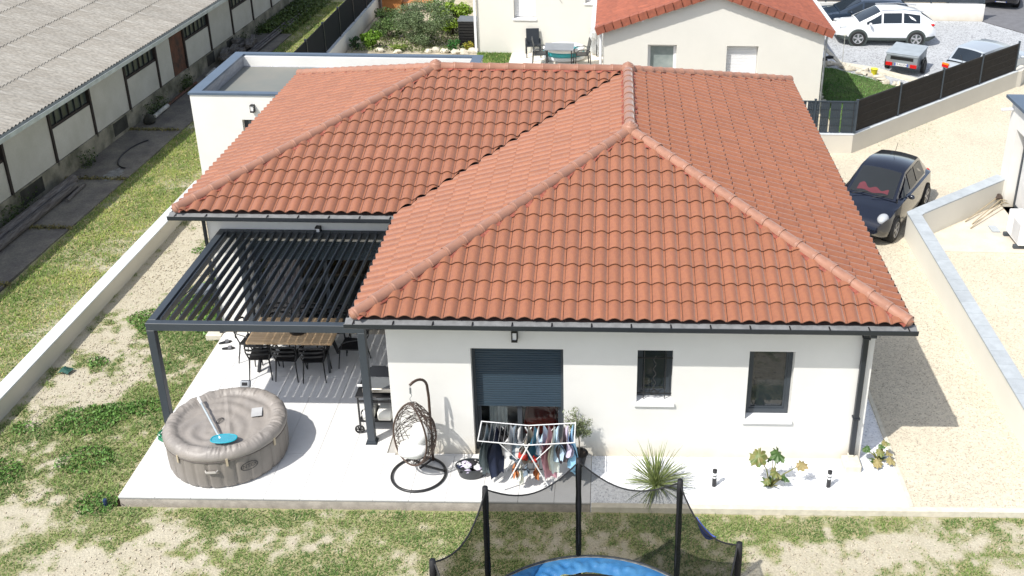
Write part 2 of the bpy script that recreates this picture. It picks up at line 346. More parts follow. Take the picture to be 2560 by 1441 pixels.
def np_mesh(name, v, f, cols, mat):
    me = bpy.data.meshes.new(name); me.vertices.add(len(v)); me.vertices.foreach_set('co', v.ravel().astype(np.float32)); k = f.shape[1]
    me.loops.add(f.size); me.loops.foreach_set('vertex_index', f.ravel().astype(np.int32)); me.polygons.add(len(f)); me.polygons.foreach_set('loop_start', np.arange(0, f.size, k, dtype=np.int32))
    me.update(); me.materials.append(mat)
    if cols is not None:
        at = me.attributes.new('tint', 'FLOAT_COLOR', 'POINT'); ca = np.concatenate([cols, np.ones((len(cols), 1))], 1); at.data.foreach_set('color', ca.ravel().astype(np.float32))
    return me
def grass(name, label, x0, x1, y0, y1, dens, gf, hgt, z=GL, thr=.38, green=None, cat='grass'):
    n = int((x1-x0)*(y1-y0)*dens); x = rng.uniform(x0, x1, n); y = rng.uniform(y0, y1, n); g = gf(x, y)
    k = rng.random(n) < np.clip((g-thr+.05)/.40, 0.02, 1); x = x[k]; y = y[k]; g = g[k]; n = len(x)
    lush = fbm(x, y, 1.7, 21)
    h = hgt*(.45+.9*rng.random(n))*(.6+.8*np.clip(g, 0, 1)); a = rng.uniform(0, 2*np.pi, n); lean = rng.uniform(.5, 1.25, n)*h
    w = rng.uniform(.006, .013, n)*(.7+hgt*6)
    zb = z+(fbm(x, y, .8, 3)-.6)*.03+(fbm(x, y, 9, 5, 2)-.6)*.018-.005
    dx = np.cos(a); dy = np.sin(a)
    p0 = np.stack([x-dy*w, y+dx*w, zb], 1); p1 = np.stack([x+dy*w, y-dx*w, zb], 1); p2 = np.stack([x+dx*lean, y+dy*lean, zb+h*.75], 1)
    v = np.stack([p0, p1, p2], 1).reshape(-1, 3); f = np.arange(3*n).reshape(-1, 3)
    G1 = np.array([.075, .142, .030]); G2 = np.array([.190, .250, .068]); G3 = np.array([.34, .30, .16])
    t = np.clip((lush-.32)*2.2+rng.normal(0, .22, n), 0, 1)[:, None]; dry = (rng.random(n) < np.clip(.34-g*.28, .05, .4))[:, None]
    c = (G1*(1-t)+G2*t)*(1-dry)+G3*dry; c = c*rng.uniform(.75, 1.25, n)[:, None]
    if green is not None: c = c*np.array(green)
    me = np_mesh(name, v, f, np.repeat(c, 3, 0), blade_m); o = bpy.data.objects.new(name, me); COL.objects.link(o)
    return tag(o, label, cat, kind='stuff')
grass('lawn_grass', 'patchy short lawn grass with bare dry soil showing through', -6.98, 13.2, -4.4, -1.02, 2600, grassness, .038)
grass('garden_weeds', 'green weeds and thin grass on the sandy strip beside the low white wall', -6.98, -4.05, -1.0, 12.5, 2200, grassness, .05)
grass('verge_grass', 'bright green grass strip between the low white wall and the old concrete yard', -9.55, -7.3, .5, 34, 1500, verge, .055, green=(1.45, 1.32, 1.1), thr=.25)
# leafy weed clumps
def leafcloud(name, mat, n, fn, size, c1, c2, parent=None, label=None, cat=None, kind=None, asp=.5, updir=.35, world=False):
    P = []; 
    pts = np.array([fn() for _ in range(n)]); d = rng.normal(size=(n, 3)); d[:, 2] += updir; d /= np.linalg.norm(d, axis=1)[:, None]
    e = rng.normal(size=(n, 3)); e -= d*(e*d).sum(1)[:, None]; e /= np.linalg.norm(e, axis=1)[:, None]; q = np.cross(d, e)
    s = size*rng.uniform(.6, 1.4, n)[:, None]
    v = np.stack([pts-e*s*.5, pts+q*s*asp*.5+d*s*.08, pts+e*s*.5, pts-q*s*asp*.5+d*s*.08], 1).reshape(-1, 3)
    f = np.arange(4*n).reshape(-1, 4); t = rng.random(n)[:, None]; c = (np.array(c1)*(1-t)+np.array(c2)*t)*rng.uniform(.8, 1.2, n)[:, None]
    me = np_mesh(name, v, f, np.repeat(c, 4, 0), mat); o = place(name, me, parent, world)
    return tag(o, label, cat, kind=kind)
WEED = [(-5.8, 5.0, .45, .22), (-5.3, 5.5, .5, .28), (-4.95, 6.2, .45, .25), (-5.6, 4.6, .3, .15), (-4.7, 5.3, .35, .2), (-4.4, 4.9, .35, .18), (-4.25, 9, .3, .25), (-4.3, 7.8, .25, .2), (-5.5, 1.35, .6, .1), (-5.1, 1.6, .4, .1), (-6.4, -.2, .5, .1), (-6.15, 3.3, .2, .12), (-4.35, 4.6, .3, .2),
        (-6.5, 1.1, .25, .08), (-4.6, 1.8, .35, .09), (-4.3, -.95, .35, .12), (-5.0, .2, .5, .08), (-4.2, 6.3, .35, .28), (-4.6, 7.1, .3, .2), (-5.9, 8.3, .2, .1)]
def weedpt():
    cx, cy, r, h = random.choices(WEED, [w[2]**2 for w in WEED])[0]; a = random.uniform(0, 6.28); q = r*math.sqrt(random.random())
    return (cx+q*math.cos(a), cy+q*math.sin(a)*.8, GL+.01+h*random.random()*(1-.7*(q/r)**2))
leafcloud('broadleaf_weeds', leaf_m, 6500, weedpt, .06, (.06, .135, .028), (.15, .28, .065), None, 'dark green broad-leaved weed clumps growing in the sandy side garden', 'weeds', 'stuff')
# left: old yard slabs
yard = tag(bpy.data.objects.new('concrete_yard', None), kind='structure'); COL.objects.link(yard)
ye = [2, 6.4, 9.4, 12.6, 16.6, 20.4, 24.2, 28.2]
for i in range(len(ye)-1):
    b = MB(); q = .05*random.random(); s0 = .0336*(ye[i]-12.4)
    b.prism([(-11.9, ye[i]+.05), (-9.62+.035*(ye[i]-8)*.6, ye[i]+.05), (-9.62+.035*(ye[i+1]-8)*.6, ye[i+1]-.03), (-11.9, ye[i+1]-.03)], -.3, GL+.035+q*.2); b.build('concrete_slab', yard_m, yard)
b = MB(); b.box(-14, -9.4, 28.2, 60, -.4, GL-.03); tag(b.build('rough_yard', M('mossy_yard', (.10, .11, .06), .95, var=.2, vs=2, bump=.6, bs=20, fine=.2, fs=12)), kind='structure')
sheet('yard_base', -14, -9, 0, 60, GL-.05, soil_m)
def jw():
    y0 = random.choice([6.4, 9.4, 12.6, 16.6, 20.4, 24.2]); return (random.uniform(-11.2, -9.5), y0+random.gauss(0, .05), GL+.03+random.random()*.07)
leafcloud('joint_weeds', leaf_m, 2600, jw, .06, (.12, .12, .04), (.25, .21, .09), None, 'dry yellowish weeds in the joints of the old concrete yard', 'weeds', 'stuff')
def hw():
    a = random.random()**1.5; y = random.uniform(28.2, 36); return (-11+a*1.6+.03*(y-20), y, GL+random.random()*.25)
leafcloud('far_yard_weeds', leaf_m, 5000, hw, .12, (.05, .09, .02), (.13, .17, .05), None, 'dark rough weeds at the far end of the warehouse yard', 'weeds', 'stuff')
def bw():
    y0, r = random.choice([(10.3, .9), (17.9, .5), (18.6, .5), (20.6, .4), (26.4, .7), (28.3, .8), (13.6, .4), (9.6, .6), (20.9, .3)])
    y = y0+random.gauss(0, r*.4); return (-11.18+.0336*(y-12.4)+random.random()*.28, y, GL+random.random()**2*.5)
leafcloud('wall_weeds', leaf_m, 2600, bw, .07, (.03, .06, .015), (.07, .10, .03), None, 'dark weeds growing along the foot of the warehouse wall', 'weeds', 'stuff')

# driveway, gravel beds
b = MB(); b.prism([(9.2, -.861), (60, -.861), (60, 15), (19.6, 24.6), (18.9, 22.6), (11.4, 15.4), (-4, 15.4), (-4, 12.4), (9.2, 12.4)], -.3, -.03)
tag(b.build('gravel_driveway', gravel_y), kind='structure')
b = MB(); b.prism([(3.845, -.86), (9.12, -.86), (9.12, 12.4), (8.5, 12.4), (8.5, .5), (3.845, .5)], -.3, -.015)
tag(b.build('white_gravel_bed', gravel_w), kind='structure')
b = MB(); b.box(9.12, 9.19, -.86, 12.4, -.3, .015)
b.box(3.86, 40, -.975, -.862, -.29, .0)
tag(b.build('concrete_kerb', kerb_m), kind='structure')
def pebbles(name, label, cat, fn, n, r0, r1, c1, c2, flat=.6):
    P = np.array([fn() for _ in range(n)]); q = rng.uniform(r0, r1, n)[:, None, None]; B = np.array([(1, 0, 0), (-.5, .87, 0), (-.5, -.87, 0), (.1, .05, .8), (0, 0, -.6)])
    a = rng.uniform(0, 6.28, n); ca, sa = np.cos(a), np.sin(a); V = B[None]*np.stack([rng.uniform(.7, 1.3, (n, 5))]*3, -1)*q; V[:, :, 2] *= flat
    X = V[:, :, 0]*ca[:, None]-V[:, :, 1]*sa[:, None]; Y = V[:, :, 0]*sa[:, None]+V[:, :, 1]*ca[:, None]; V[:, :, 0] = X; V[:, :, 1] = Y; V += P[:, None, :]
    F_ = np.array([(0, 1, 3), (1, 2, 3), (2, 0, 3), (1, 0, 4), (2, 1, 4), (0, 2, 4)]); f = (F_[None]+np.arange(n)[:, None, None]*5).reshape(-1, 3); t = rng.random((n, 1)); c = np.array(c1)*(1-t)+np.array(c2)*t
    o = bpy.data.objects.new(name, np_mesh(name, V.reshape(-1, 3), f, np.repeat(c, 5, 0), leaf_m)); COL.objects.link(o); return tag(o, label, cat, kind='stuff')
def dp():
    while True:
        x, y = random.uniform(9.2, 11.5), random.uniform(-.8, 15)
        if random.random() < .25: x, y = random.uniform(11.9, 14.6), random.uniform(-.8, 8.5)
        return (x, y, -.026)
pebbles('loose_stones', 'loose brownish and grey stones scattered over the beige gravel driveway', 'stones', dp, 5200, .007, .020, (.36, .31, .25), (.62, .56, .45))
def gp():
    while True:
        x, y = (random.uniform(-6.8, -4.2), random.uniform(-1, 12)) if random.random() < .55 else (random.uniform(-6.8, 12.5), random.uniform(-4, -1.1))
        if float(grassness(np.array([x]), np.array([y]))[0]) < .5: return (x, y, GL+.0)
pebbles('soil_clods', 'small clods and stones lying on the bare sandy ground', 'clods', gp, 4200, .008, .030, (.36, .30, .22), (.58, .52, .42), .7)
def wp():
    s_ = random.random(); return (random.uniform(3.9, 9.1), -.86+abs(random.gauss(0, .02)), -.008) if s_ < .4 else (random.uniform(3.9, 9.1), random.uniform(-.85, .35), -.012)
pebbles('white_pebbles', 'coarser white pebbles in the white gravel bed by the front wall', 'pebbles', wp, 5000, .008, .016, (.62, .63, .66), (.88, .89, .90), .9)
# neighbour lot
b = MB(); b.prism([(11.9, 16.2), (60, 60), (60, 33), (-6.3, 33), (-6.3, 15.6), (11.4, 15.6)], -.3, -.06); 
b = MB(); b.box(-6.3, 12.0, 15.55, 40, -.3, -.04); tag(b.build('neighbour_ground', M('neighbour_soil', (.50, .44, .32), .95, var=.12, vs=3, bump=.4, bs=20, fine=.1, fs=20)), kind='structure')
b = MB(); b.prism([(11.4, 15.6), (19.3, 23.4), (23.3, 27), (20.5, 31.7), (11.4, 31.7)], -.3, -.032); tag(b.build('grey_gravel_yard', gravel_g), kind='structure')
b = MB(); b.prism([(20.55, 31.75), (23.35, 27.05), (60, 60), (20, 60)], -.3, -.012); tag(b.build('asphalt_road', asph), kind='structure')
b = MB(); b.prism([(19.3, 23.4), (60, 20), (60, 59), (23.35, 27.03)], -.3, -.05); tag(b.build('roadside_ground', gravel_y), kind='structure')
# neighbour's little lawn
poly = [(11.3, 15.7), (13.6, 18.0), (14.6, 21.6), (13.6, 22.9), (12.5, 24.1), (11.3, 24.3)]
b = MB(); b.prism(poly, -.2, .0); tag(b.build('neighbour_lawn', M('lawn_soil', (.09, .10, .04), .95)), kind='structure')
def inpoly(x, y, P):
    r = np.zeros(len(x), bool); n = len(P)
    for i in range(n):
        x1, y1 = P[i]; x2, y2 = P[(i+1) % n]; c = ((y1 > y) != (y2 > y)) & (x < (x2-x1)*(y-y1)/(y2-y1+1e-9)+x1); r ^= c
    return r
grass('neighbour_grass', 'small green lawn between the gabled house and the grey fence', 11.3, 14.6, 15.7, 24.3, 2400, lambda x, y: np.where(inpoly(x, y, poly), full(x, y), 0), .05, z=0, thr=.3, green=(.75, 1.05, .9))
b = MB(); b.box(-1.15, .15, 23.2, 25.58, -.2, .0); tag(b.build('grass_patch_soil', M('lawn_soil_small', (.10, .12, .05), .95)), kind='structure')
grass('patio_grass', 'bright green grass patch beside the neighbour terrace', -1.15, .15, 23.2, 25.55, 2400, full, .07, z=0, thr=.3, green=(1.1, 1.15, .9))
b = MB(); b.box(.18, 3.78, 22.0, 25.58, -.2, .02); tag(b.build('neighbour_terrace', M('neighbour_terrace_stone', (.74, .69, .60), .8, var=.04, vs=3)), kind='structure')

# ------------------------------------------------------------------ the patio
patio = tag(bpy.data.objects.new('patio', None), kind='structure'); COL.objects.link(patio)
ys = [-.86, .34, 1.54, 2.74, 3.94, 4.37]; sm = {}
for j in range(5):
    for i in range(13):
        x1 = 3.84-.6*i; x0 = x1-.6; y0, y1 = ys[j], ys[j+1]
        if x1 > .5:
            if y0 > .392: continue
            y1 = min(y1, .39)
        if x0 > .39-.02 and y0 > .39: continue
        x1c = min(x1, .39) if (y0 > .3 and x0 < .39 < x1) else x1
        key = (round(x1c-x0, 2), round(y1-y0, 2))
        if key not in sm:
            b = MB(); g = .0025; b.box(g, key[0]-g, g, key[1]-g, -.028, 0, bev=.002); sm[key] = b.mesh('paving_slab', paver_m)
        o = place('paving_slab', sm[key], patio); o.location = (x0, y0, random.uniform(-.0012, .0004))
b = MB(); b.prism([(-3.955, -.85), (3.83, -.85), (3.83, .38), (.385, .38), (.385, 4.36), (-3.955, 4.36)], -.05, -.0295); b.build('mortar_bed', joint_m, patio)
b = MB(); b.prism([(-3.95, -.845), (3.835, -.845), (3.835, .38), (.385, .38), (.385, 4.36), (-3.93, 4.36)], -.4, -.051); b.build('concrete_footing', conc_m, patio)
b = MB(); b.box(-4.3, -3.97, 4.2, 4.55, -.3, .02, bev=.01); b.build('concrete_step', kerb_m, patio)

# ------------------------------------------------------------------ the main house
house = thing('bungalow', 'white rendered bungalow with orange terracotta tiled hip roof and dark grey gutters', 'house', (4.47, 4.37, 0))
A = 4.47; YM = 3.975; XL = -4.36; HZ = 2.965; SL = .353; DW = 2*A; YB = YM+DW
th = math.atan(SL); ct, st_ = math.cos(th), math.sin(th)
wf = dict(parent=house, world=True)
def wall_seg(b, p0, p1, z0, z1, inn, t, ops):   # vertical wall p0->p1, thickness t along inn, rectangular openings
    p0 = Vector((*p0, 0)); p1 = Vector((*p1, 0)); d = (p1-p0); L = d.length; d.normalize(); w = Vector((*inn, 0))
    xs = sorted({0, L, *[o[0] for o in ops], *[o[1] for o in ops]})
    for a, c in zip(xs[:-1], xs[1:]):
        zz = [(z0, z1)]
        for o in ops:
            if o[0] <= a+1e-6 and o[1] >= c-1e-6: zz = [q for q in [(z0, o[2]), (o[3], z1)] if q[1]-q[0] > 1e-4]
        for za, zb in zz: b.ext([(a, za), (c, za), (c, zb), (a, zb)], p0, d, (0, 0, 1), w, t)
WX0, WX1, WY0, WY1 = .393, 8.552, .393, 4.37
b = MB()
wall_seg(b, (WX0, WY0), (WX1, WY0), -.25, 2.80, (0, 1), .3, [(1.79-WX0, 3.352-WX0, -.03, 2.172), (4.60-WX0, 5.20-WX0, 1.12, 2.175), (6.48-WX0, 7.245-WX0, .79, 2.18)])
wall_seg(b, (WX1, WY0+.3), (WX1, 12.5), -.25, 2.80, (-1, 0), .3, [])
wall_seg(b, (WX0, WY0+.3), (WX0, WY1), -.25, 2.80, (1, 0), .3, [])
wall_seg(b, (-3.965, WY1), (WX0+.3, WY1), -.25, 2.80, (0, 1), .3, [(-3.2+3.965, -.3+3.965, -.03, 2.16)])
wall_seg(b, (-3.965, WY1+.3), (-3.965, 12.5), -.25, 2.80, (1, 0), .3, [])
wall_seg(b, (-3.665, 12.2), (WX1-.3, 12.2), -.25, 2.80, (0, 1), .3, [])
b.build('wall', render_w, **wf)
b = MB(); b.prism([(-3.6, 4.7), (.7, 4.7), (.7, .7), (8.2, .7), (8.2, 12.15), (-3.6, 12.15)], -.2, -.02); b.build('floor', M('interior_tiles', (.62, .61, .59), .3), **wf)
b = MB(); b.prism([(-3.6, 4.7), (.7, 4.7), (.7, .7), (8.2, .7), (8.2, 12.15), (-3.6, 12.15)], 2.5, 2.6); b.build('ceiling', render_w, **wf)
b = MB(); b.box(.7, 5.5, 4.5, 4.6, 0, 2.5); b.box(4.0, 4.1, .7, 4.5, 0, 2.5); b.box(-3.6, 8.2, 9, 9.1, 0, 2.5); b.build('partition', render_w, **wf)
# roof deck
apex = [(A, A, HZ+A*SL), (A, YM+A, HZ+A*SL), (XL+A, YM+A, HZ+A*SL)]
def dk(pts, dz=-.03): return [(x, y, z+dz) for x, y, z in pts]
e = lambda x, y: (x, y, HZ)
roof = MB()
for poly in [[e(0, 0), e(DW, 0), apex[0]], [e(XL, YM), e(0, YM), apex[1], apex[2]], [e(0, YM), e(0, 0), apex[0], apex[1]],
             [e(DW, 0), e(DW, YB), apex[1], apex[0]], [e(XL, YB), e(XL, YM), apex[2]], [e(DW, YB), e(XL, YB), apex[2], apex[1]]]:
    roof.add(dk(poly), [tuple(range(len(poly)))])
roofo = roof.build('roof', under_m, fix=False, **wf)
# soffit + fascia
b = MB(); P = [(0.02, .02), (DW-.02, .02), (DW-.02, YB-.02), (XL+.02, YB-.02), (XL+.02, YM+.02), (.02, YM+.02)]
b.prism(P, 2.802, 2.82); b.build('soffit', anthr2, **wf)
b = MB()
for i in range(6):
    p, q = Vector((*P[i], 2.86)), Vector((*P[(i+1) % 6], 2.86)); b.bar(p, q, .022, .11)
b.build('fascia', anthr2, **wf)
gl_m = M('gutter_lining_grey', (.20, .205, .21), .6, var=.1, vs=8)
def gutter(p, q, out):
    p = Vector(p); q = Vector(q); d = (q-p).normalized(); o = Vector((*out, 0)); L = (q-p).length
    prof = [(.0, .0), (.105, .0), (.125, .02), (.135, .10), (.128, .106), (.122, .10), (.112, .026), (.1, .012), (.012, .012), (.012, .07), (0, .07)]
    b = MB(); b.ext(prof, p, o, (0, 0, 1), d, L); g = b.build('gutter', anthr2, **wf)
    b = MB(); b.ext([(-.03, .128), (.118, .074), (.118, .070), (-.03, .124)], p+d*.01, o, (0, 0, 1), d, L-.02); b.build('gutter_lining', gl_m, g)
    b = MB(); n = int(L/.62)
    for k in range(n+1):
        c = p+d*(.15+k*(L-.3)/max(n, 1)); b.bar(c+o*.002+Vector((0, 0, .108)), c+o*.136+Vector((0, 0, .108)), .022, .006)
    b.build('gutter_bracket', black_m, g)
gz = 2.815
gutter((-.14, -.0, gz), (DW+.14, -.0, gz), (0, -1)); gutter((XL-.14, YM, gz), (-.02, YM, gz), (0, -1))
gutter((0, .0, gz), (0, YM-.14, gz), (-1, 0)); gutter((DW, .0, gz), (DW, YB, gz), (1, 0)); gutter((XL, YM, gz), (XL, YB, gz), (-1, 0)); gutter((XL-.14, YB, gz), (DW+.14, YB, gz), (0, 1))
for x in (DW-.56,):
    b = MB(); b.box(x-.045, x+.045, .285, .375, .14, 2.83, bev=.008); b.box(x-.06, x+.06, .27, .39, 2.5, 2.53); b.box(x-.06, x+.06, .27, .39, .9, .93); b.box(x-.05, x+.05, -.1, .3, 2.76, 2.81); b.build('downpipe', anthr2, **wf)
b = MB(); b.box(-4.035, -3.975, 4.30, 4.36, GL, 2.83, bev=.008); b.build('downpipe', anthr2, **wf)

# tiles
TW, TC, TL = .2405, .398, .45
pu = [0, .05, .12, .20, .30, .41, .52, .63, .72, .78, .815, .835, .90, .975]
def ph(u):
    return .003+.054*math.sin(math.pi*min((u/.83)**1.12, 1))**.80 if u < .83 else .000
def tile_geo():
    v = []; f = []; n = len(pu); hs = [ph(u) for u in pu]
    for (vv, base) in ((0, .054), (TL, .054-.085*TL)):
        for u, h in zip(pu, hs): v.append((u*TW, vv, base+h))
    for u, h in zip(pu, hs): v.append((u*TW, 0, .054+h-.016))
    for i in range(n-1):
        f.append((i, i+1, n+i+1, n+i)); f.append((2*n+i, 2*n+i+1, i+1, i))
    v.append((0, TL, .054-.085*TL-.012)); v.append((pu[-1]*TW, TL, .054-.085*TL-.012))
    f.append((2*n, 0, n, 3*n)); f.append((n-1, 3*n-1, 3*n+1, 2*n-1))
    return v, f
TV, TF = tile_geo(); TVn = np.array(TV)
tb = MB(); tb.v = TV; tb.f = TF; tb.m = [0]*len(TF); tile_mesh = tb.mesh('tile', tile_m, smooth=50)
def smooth50(me):
    me.polygons.foreach_set('use_smooth', [True]*len(me.polygons)); me.set_sharp_from_angle(angle=R(50))
planes = [  # O, U, V(plan), eave length, half planes (nx,ny,d): nx*x+ny*y<=d
 ('front', (0, 0), (1, 0), (0, 1), DW, [(-1, 1, 0), (1, 1, DW), (0, 1, A)]),
 ('mainf', (XL, YM), (1, 0), (0, 1), A+A+.1, [(-1, 1, YM-XL), (1, -1, -YM-.05), (0, 1, YM+A)]),
 ('wingl', (0, YM+A), (0, -1), (1, 0), YM+A, [(1, -1, 0), (-1, 1, YM-.03), (1, 0, A)]),
 ('right', (DW, 0), (0, 1), (-1, 0), YB, [(-1, -1, -DW), (-1, 1, YB-DW), (-1, 0, -A)]),
 ('lefte', (XL, YB), (0, -1), (1, 0), DW, [(1, -1, XL-YM), (1, 1, XL+YB), (1, 0, XL+A)]),
 ('back', (DW, YB), (-1, 0), (0, -1), DW-XL, [(-1, -1, -YB-XL+0), (1, -1, DW-YB), (0, -1, -(YM+A))])]
planes[5] = ('back', (DW, YB), (-1, 0), (0, -1), DW-XL, [(-1, -1, -(YB+XL)), (1, -1, DW-YB), (0, -1, -(YM+A))])
single = []; stuffV = []; stuffF = []; nb = 0
rows = int(A/ct/TC)+1
for name, O, Uu, Vv, LEN, HP in planes:
    u3 = Vector((*Uu, 0)); v3 = Vector((Vv[0]*ct, Vv[1]*ct, st_)); n3 = u3.cross(v3); o3 = Vector((*O, HZ))
    for r in range(rows):
        for c in range(-1, int(LEN/TW)+1):
            if name != 'wingl' and c < 0: continue
            jx, jv, jn = random.gauss(0, .0012), random.gauss(0, .0022), random.uniform(-.001, .0015)
            org = o3+u3*(c*TW+.01+jx)+v3*(r*TC-.03+jv)+n3*jn; ax = (u3+v3*random.gauss(0, .003)).normalized(); ay = n3.cross(ax)
            mat = frame(org, ax, ay, n3)
            cor = [org+ax*a+ay*q for a, q in ((0, 0), (TW, 0), (TW, TL), (0, TL))]
            bad = []; skip = False
            for h in HP:
                s = [h[0]*p.x+h[1]*p.y-h[2] for p in cor]
                if min(s) > -.005: skip = True; break
                if max(s) > .0: bad.append(h)
            if skip: continue
            if name == 'front': pr = 0
            elif name == 'mainf' and r < 12: pr = 1+r
            else: pr = 99
            if name == 'right': 
                pass
            if not bad: full_ = True; vv = None; ff = None; area = 1
            else:
                bm = bmesh.new(); vs = [bm.verts.new(p) for p in TV]
                for f in TF: bm.faces.new([vs[i] for i in f])
                bm.transform(mat)
                for h in bad:
                    no = Vector((h[0], h[1], 0)).normalized(); k = h[2]/math.hypot(h[0], h[1])
                    bmesh.ops.bisect_plane(bm, geom=bm.verts[:]+bm.edges[:]+bm.faces[:], plane_co=no*k, plane_no=no, clear_outer=True)
                if len(bm.faces) < 4: bm.free(); continue
                bm.verts.index_update(); area = sum(f.calc_area() for f in bm.faces)/.125
                vv = [v.co.copy() for v in bm.verts]; ff = [tuple(v.index for v in f.verts) for f in bm.faces]; bm.free()
            single.append((pr if area > .3 else 98, r if pr else r-20*area, mat, vv, ff))
single.sort(key=lambda t: (t[0], t[1]))
ind = [t for t in single if t[0] < 98][:300]; rest = single[len(ind):] if False else [t for t in single if id(t) not in {id(q) for q in ind}]
hoff = Matrix.Translation(-Vector(house.location)); roff = Vector((0, 0, 0))
for pr, r, mat, vv, ff in ind:
    if vv is None: o = place('tile', tile_mesh, roofo, mat=mat)
    else:
        inv = mat.inverted(); me = bpy.data.meshes.new('tile'); me.from_pydata([inv @ p for p in vv], [], ff); me.materials.append(tile_m); smooth50(me); me.update()
        o = place('tile', me, roofo, mat=mat)
sv = []; sf = []; k = 0
for pr, r, mat, vv, ff in rest:
    if vv is None:
        m = np.array(mat); q = TVn @ m[:3, :3].T+m[:3, 3]; sv.append(q); sf += [tuple(i+k for i in f) for f in TF]; k += len(q)
    else: sv.append(np.array([tuple(p) for p in vv])); sf += [tuple(i+k for i in f) for f in ff]; k += len(vv)
me = bpy.data.meshes.new('roof_tiles'); me.from_pydata(np.concatenate(sv).tolist(), [], sf); me.materials.append(tile_m); smooth50(me); me.update()
tag(place('roof_tiles', me, roofo), kind='stuff')
# ridge and hip tiles
def rt_mesh(L=.43, n=9):
    pr = [(0, .117), (.010, .119), (.016, .115), (.040, .1145), (.046, .118), (.054, .118), (.060, .113), (L, .104)]
    b = MB(); m = len(pr)
    vs = [(x, -r*math.cos(math.pi*k/n)*1.0, r*math.sin(math.pi*k/n)*.92-.02) for k in range(n+1) for x, r in pr]
    fs = [(k*m+i, k*m+i+1, (k+1)*m+i+1, (k+1)*m+i) for k in range(n) for i in range(m-1)]
    vs2 = [(0, -.104*math.cos(math.pi*k/n), .104*math.sin(math.pi*k/n)*.92-.02) for k in range(n+1)]; B0 = len(vs); vs += vs2
    fs += [(k*m, (k+1)*m, B0+k+1, B0+k) for k in range(n)]
    b.add(vs, fs); me = b.mesh('ridge_tile', ridge_m, smooth=45)
    return me
rtm = rt_mesh()
def ridge(p, q, lift=.075, cap=True):
    p = Vector(p); q = Vector(q); d = (q-p); L = d.length; d.normalize(); up = Vector((0, 0, 1)); y = up.cross(d).normalized(); z = d.cross(y)
    n = max(1, round(L/.392)); c = L/n
    for i in range(n):
        o = p+d*(i*c)+z*(lift+random.uniform(-.002, .002))+y*random.gauss(0, .002); dd = (d-z*.012).normalized(); place('ridge_tile', rtm, roofo, mat=frame(o, dd, y, dd.cross(y)))
    if cap:
        b = MB(); b.blob(p+d*.06+z*(lift-.022), .112, 14, 9, 0, .95); b.build('hip_end_cap', ridge_m, roofo, smooth='all')
    b = MB(); n2 = int(L/.04)                                       # crinkled red flashing dressed over the tiles
    for sd in (-1, 1):
        vs = []
        for i in range(n2+1):
            t = i/n2; wob = .022*math.sin(t*L/.17*math.pi)+random.gauss(0, .006); wd = .150+.014*math.sin(t*L*19)+random.gauss(0, .006)
            base = p+d*(t*L)
            slope = SL/1.414 if abs(d.z) > .05 else SL
            drop = (.30 if abs(d.z) > .05 else SL)
            vs.append(base+y*sd*.09+z*(lift-.02-.0)); vs.append(base+y*sd*wd+Vector((0, 0, -wd*drop*.8+lift-.015+wob)))
        b.add(vs, [(2*i, 2*i+1, 2*i+3, 2*i+2) for i in range(n2)])
    b.build('ridge_flashing', mortar_m, roofo, fix=False)
ridge(e(0, 0), apex[0]); ridge(e(DW, 0), apex[0]); ridge(e(XL, YM), apex[2]); ridge(e(XL, YB), apex[2]); ridge(e(DW, YB), apex[1])
ridge(apex[2], apex[1], cap=False, lift=.085); ridge(apex[0], apex[1], cap=False, lift=.085)
b = MB(); b.lathe([(.0, .135), (.03, .133), (.045, .115), (.075, .11), (.085, .09), (.115, .082), (.125, .06), (.15, .045), (.165, -.0), (.175, -.06), (.15, -.1)], 20)
fm = b.mesh('ridge_finial', ridge_m, smooth=40)
for p in apex: o = place('ridge_finial', fm, roofo); o.location = (p[0], p[1], p[2]+.10)
b = MB(); vw = Vector((1, -1, 0)).normalized()*.13; p = Vector((0, YM, HZ)); q = Vector(apex[1]); up = Vector((0, 0, .012))
b.add([p+vw+up*2.5, p+up, p-vw+up*2.5, q+vw+up*2.5, q+up, q-vw+up*2.5], [(0, 1, 4, 3), (1, 2, 5, 4)]); b.build('valley_gutter', anthr2, roofo, fix=False)

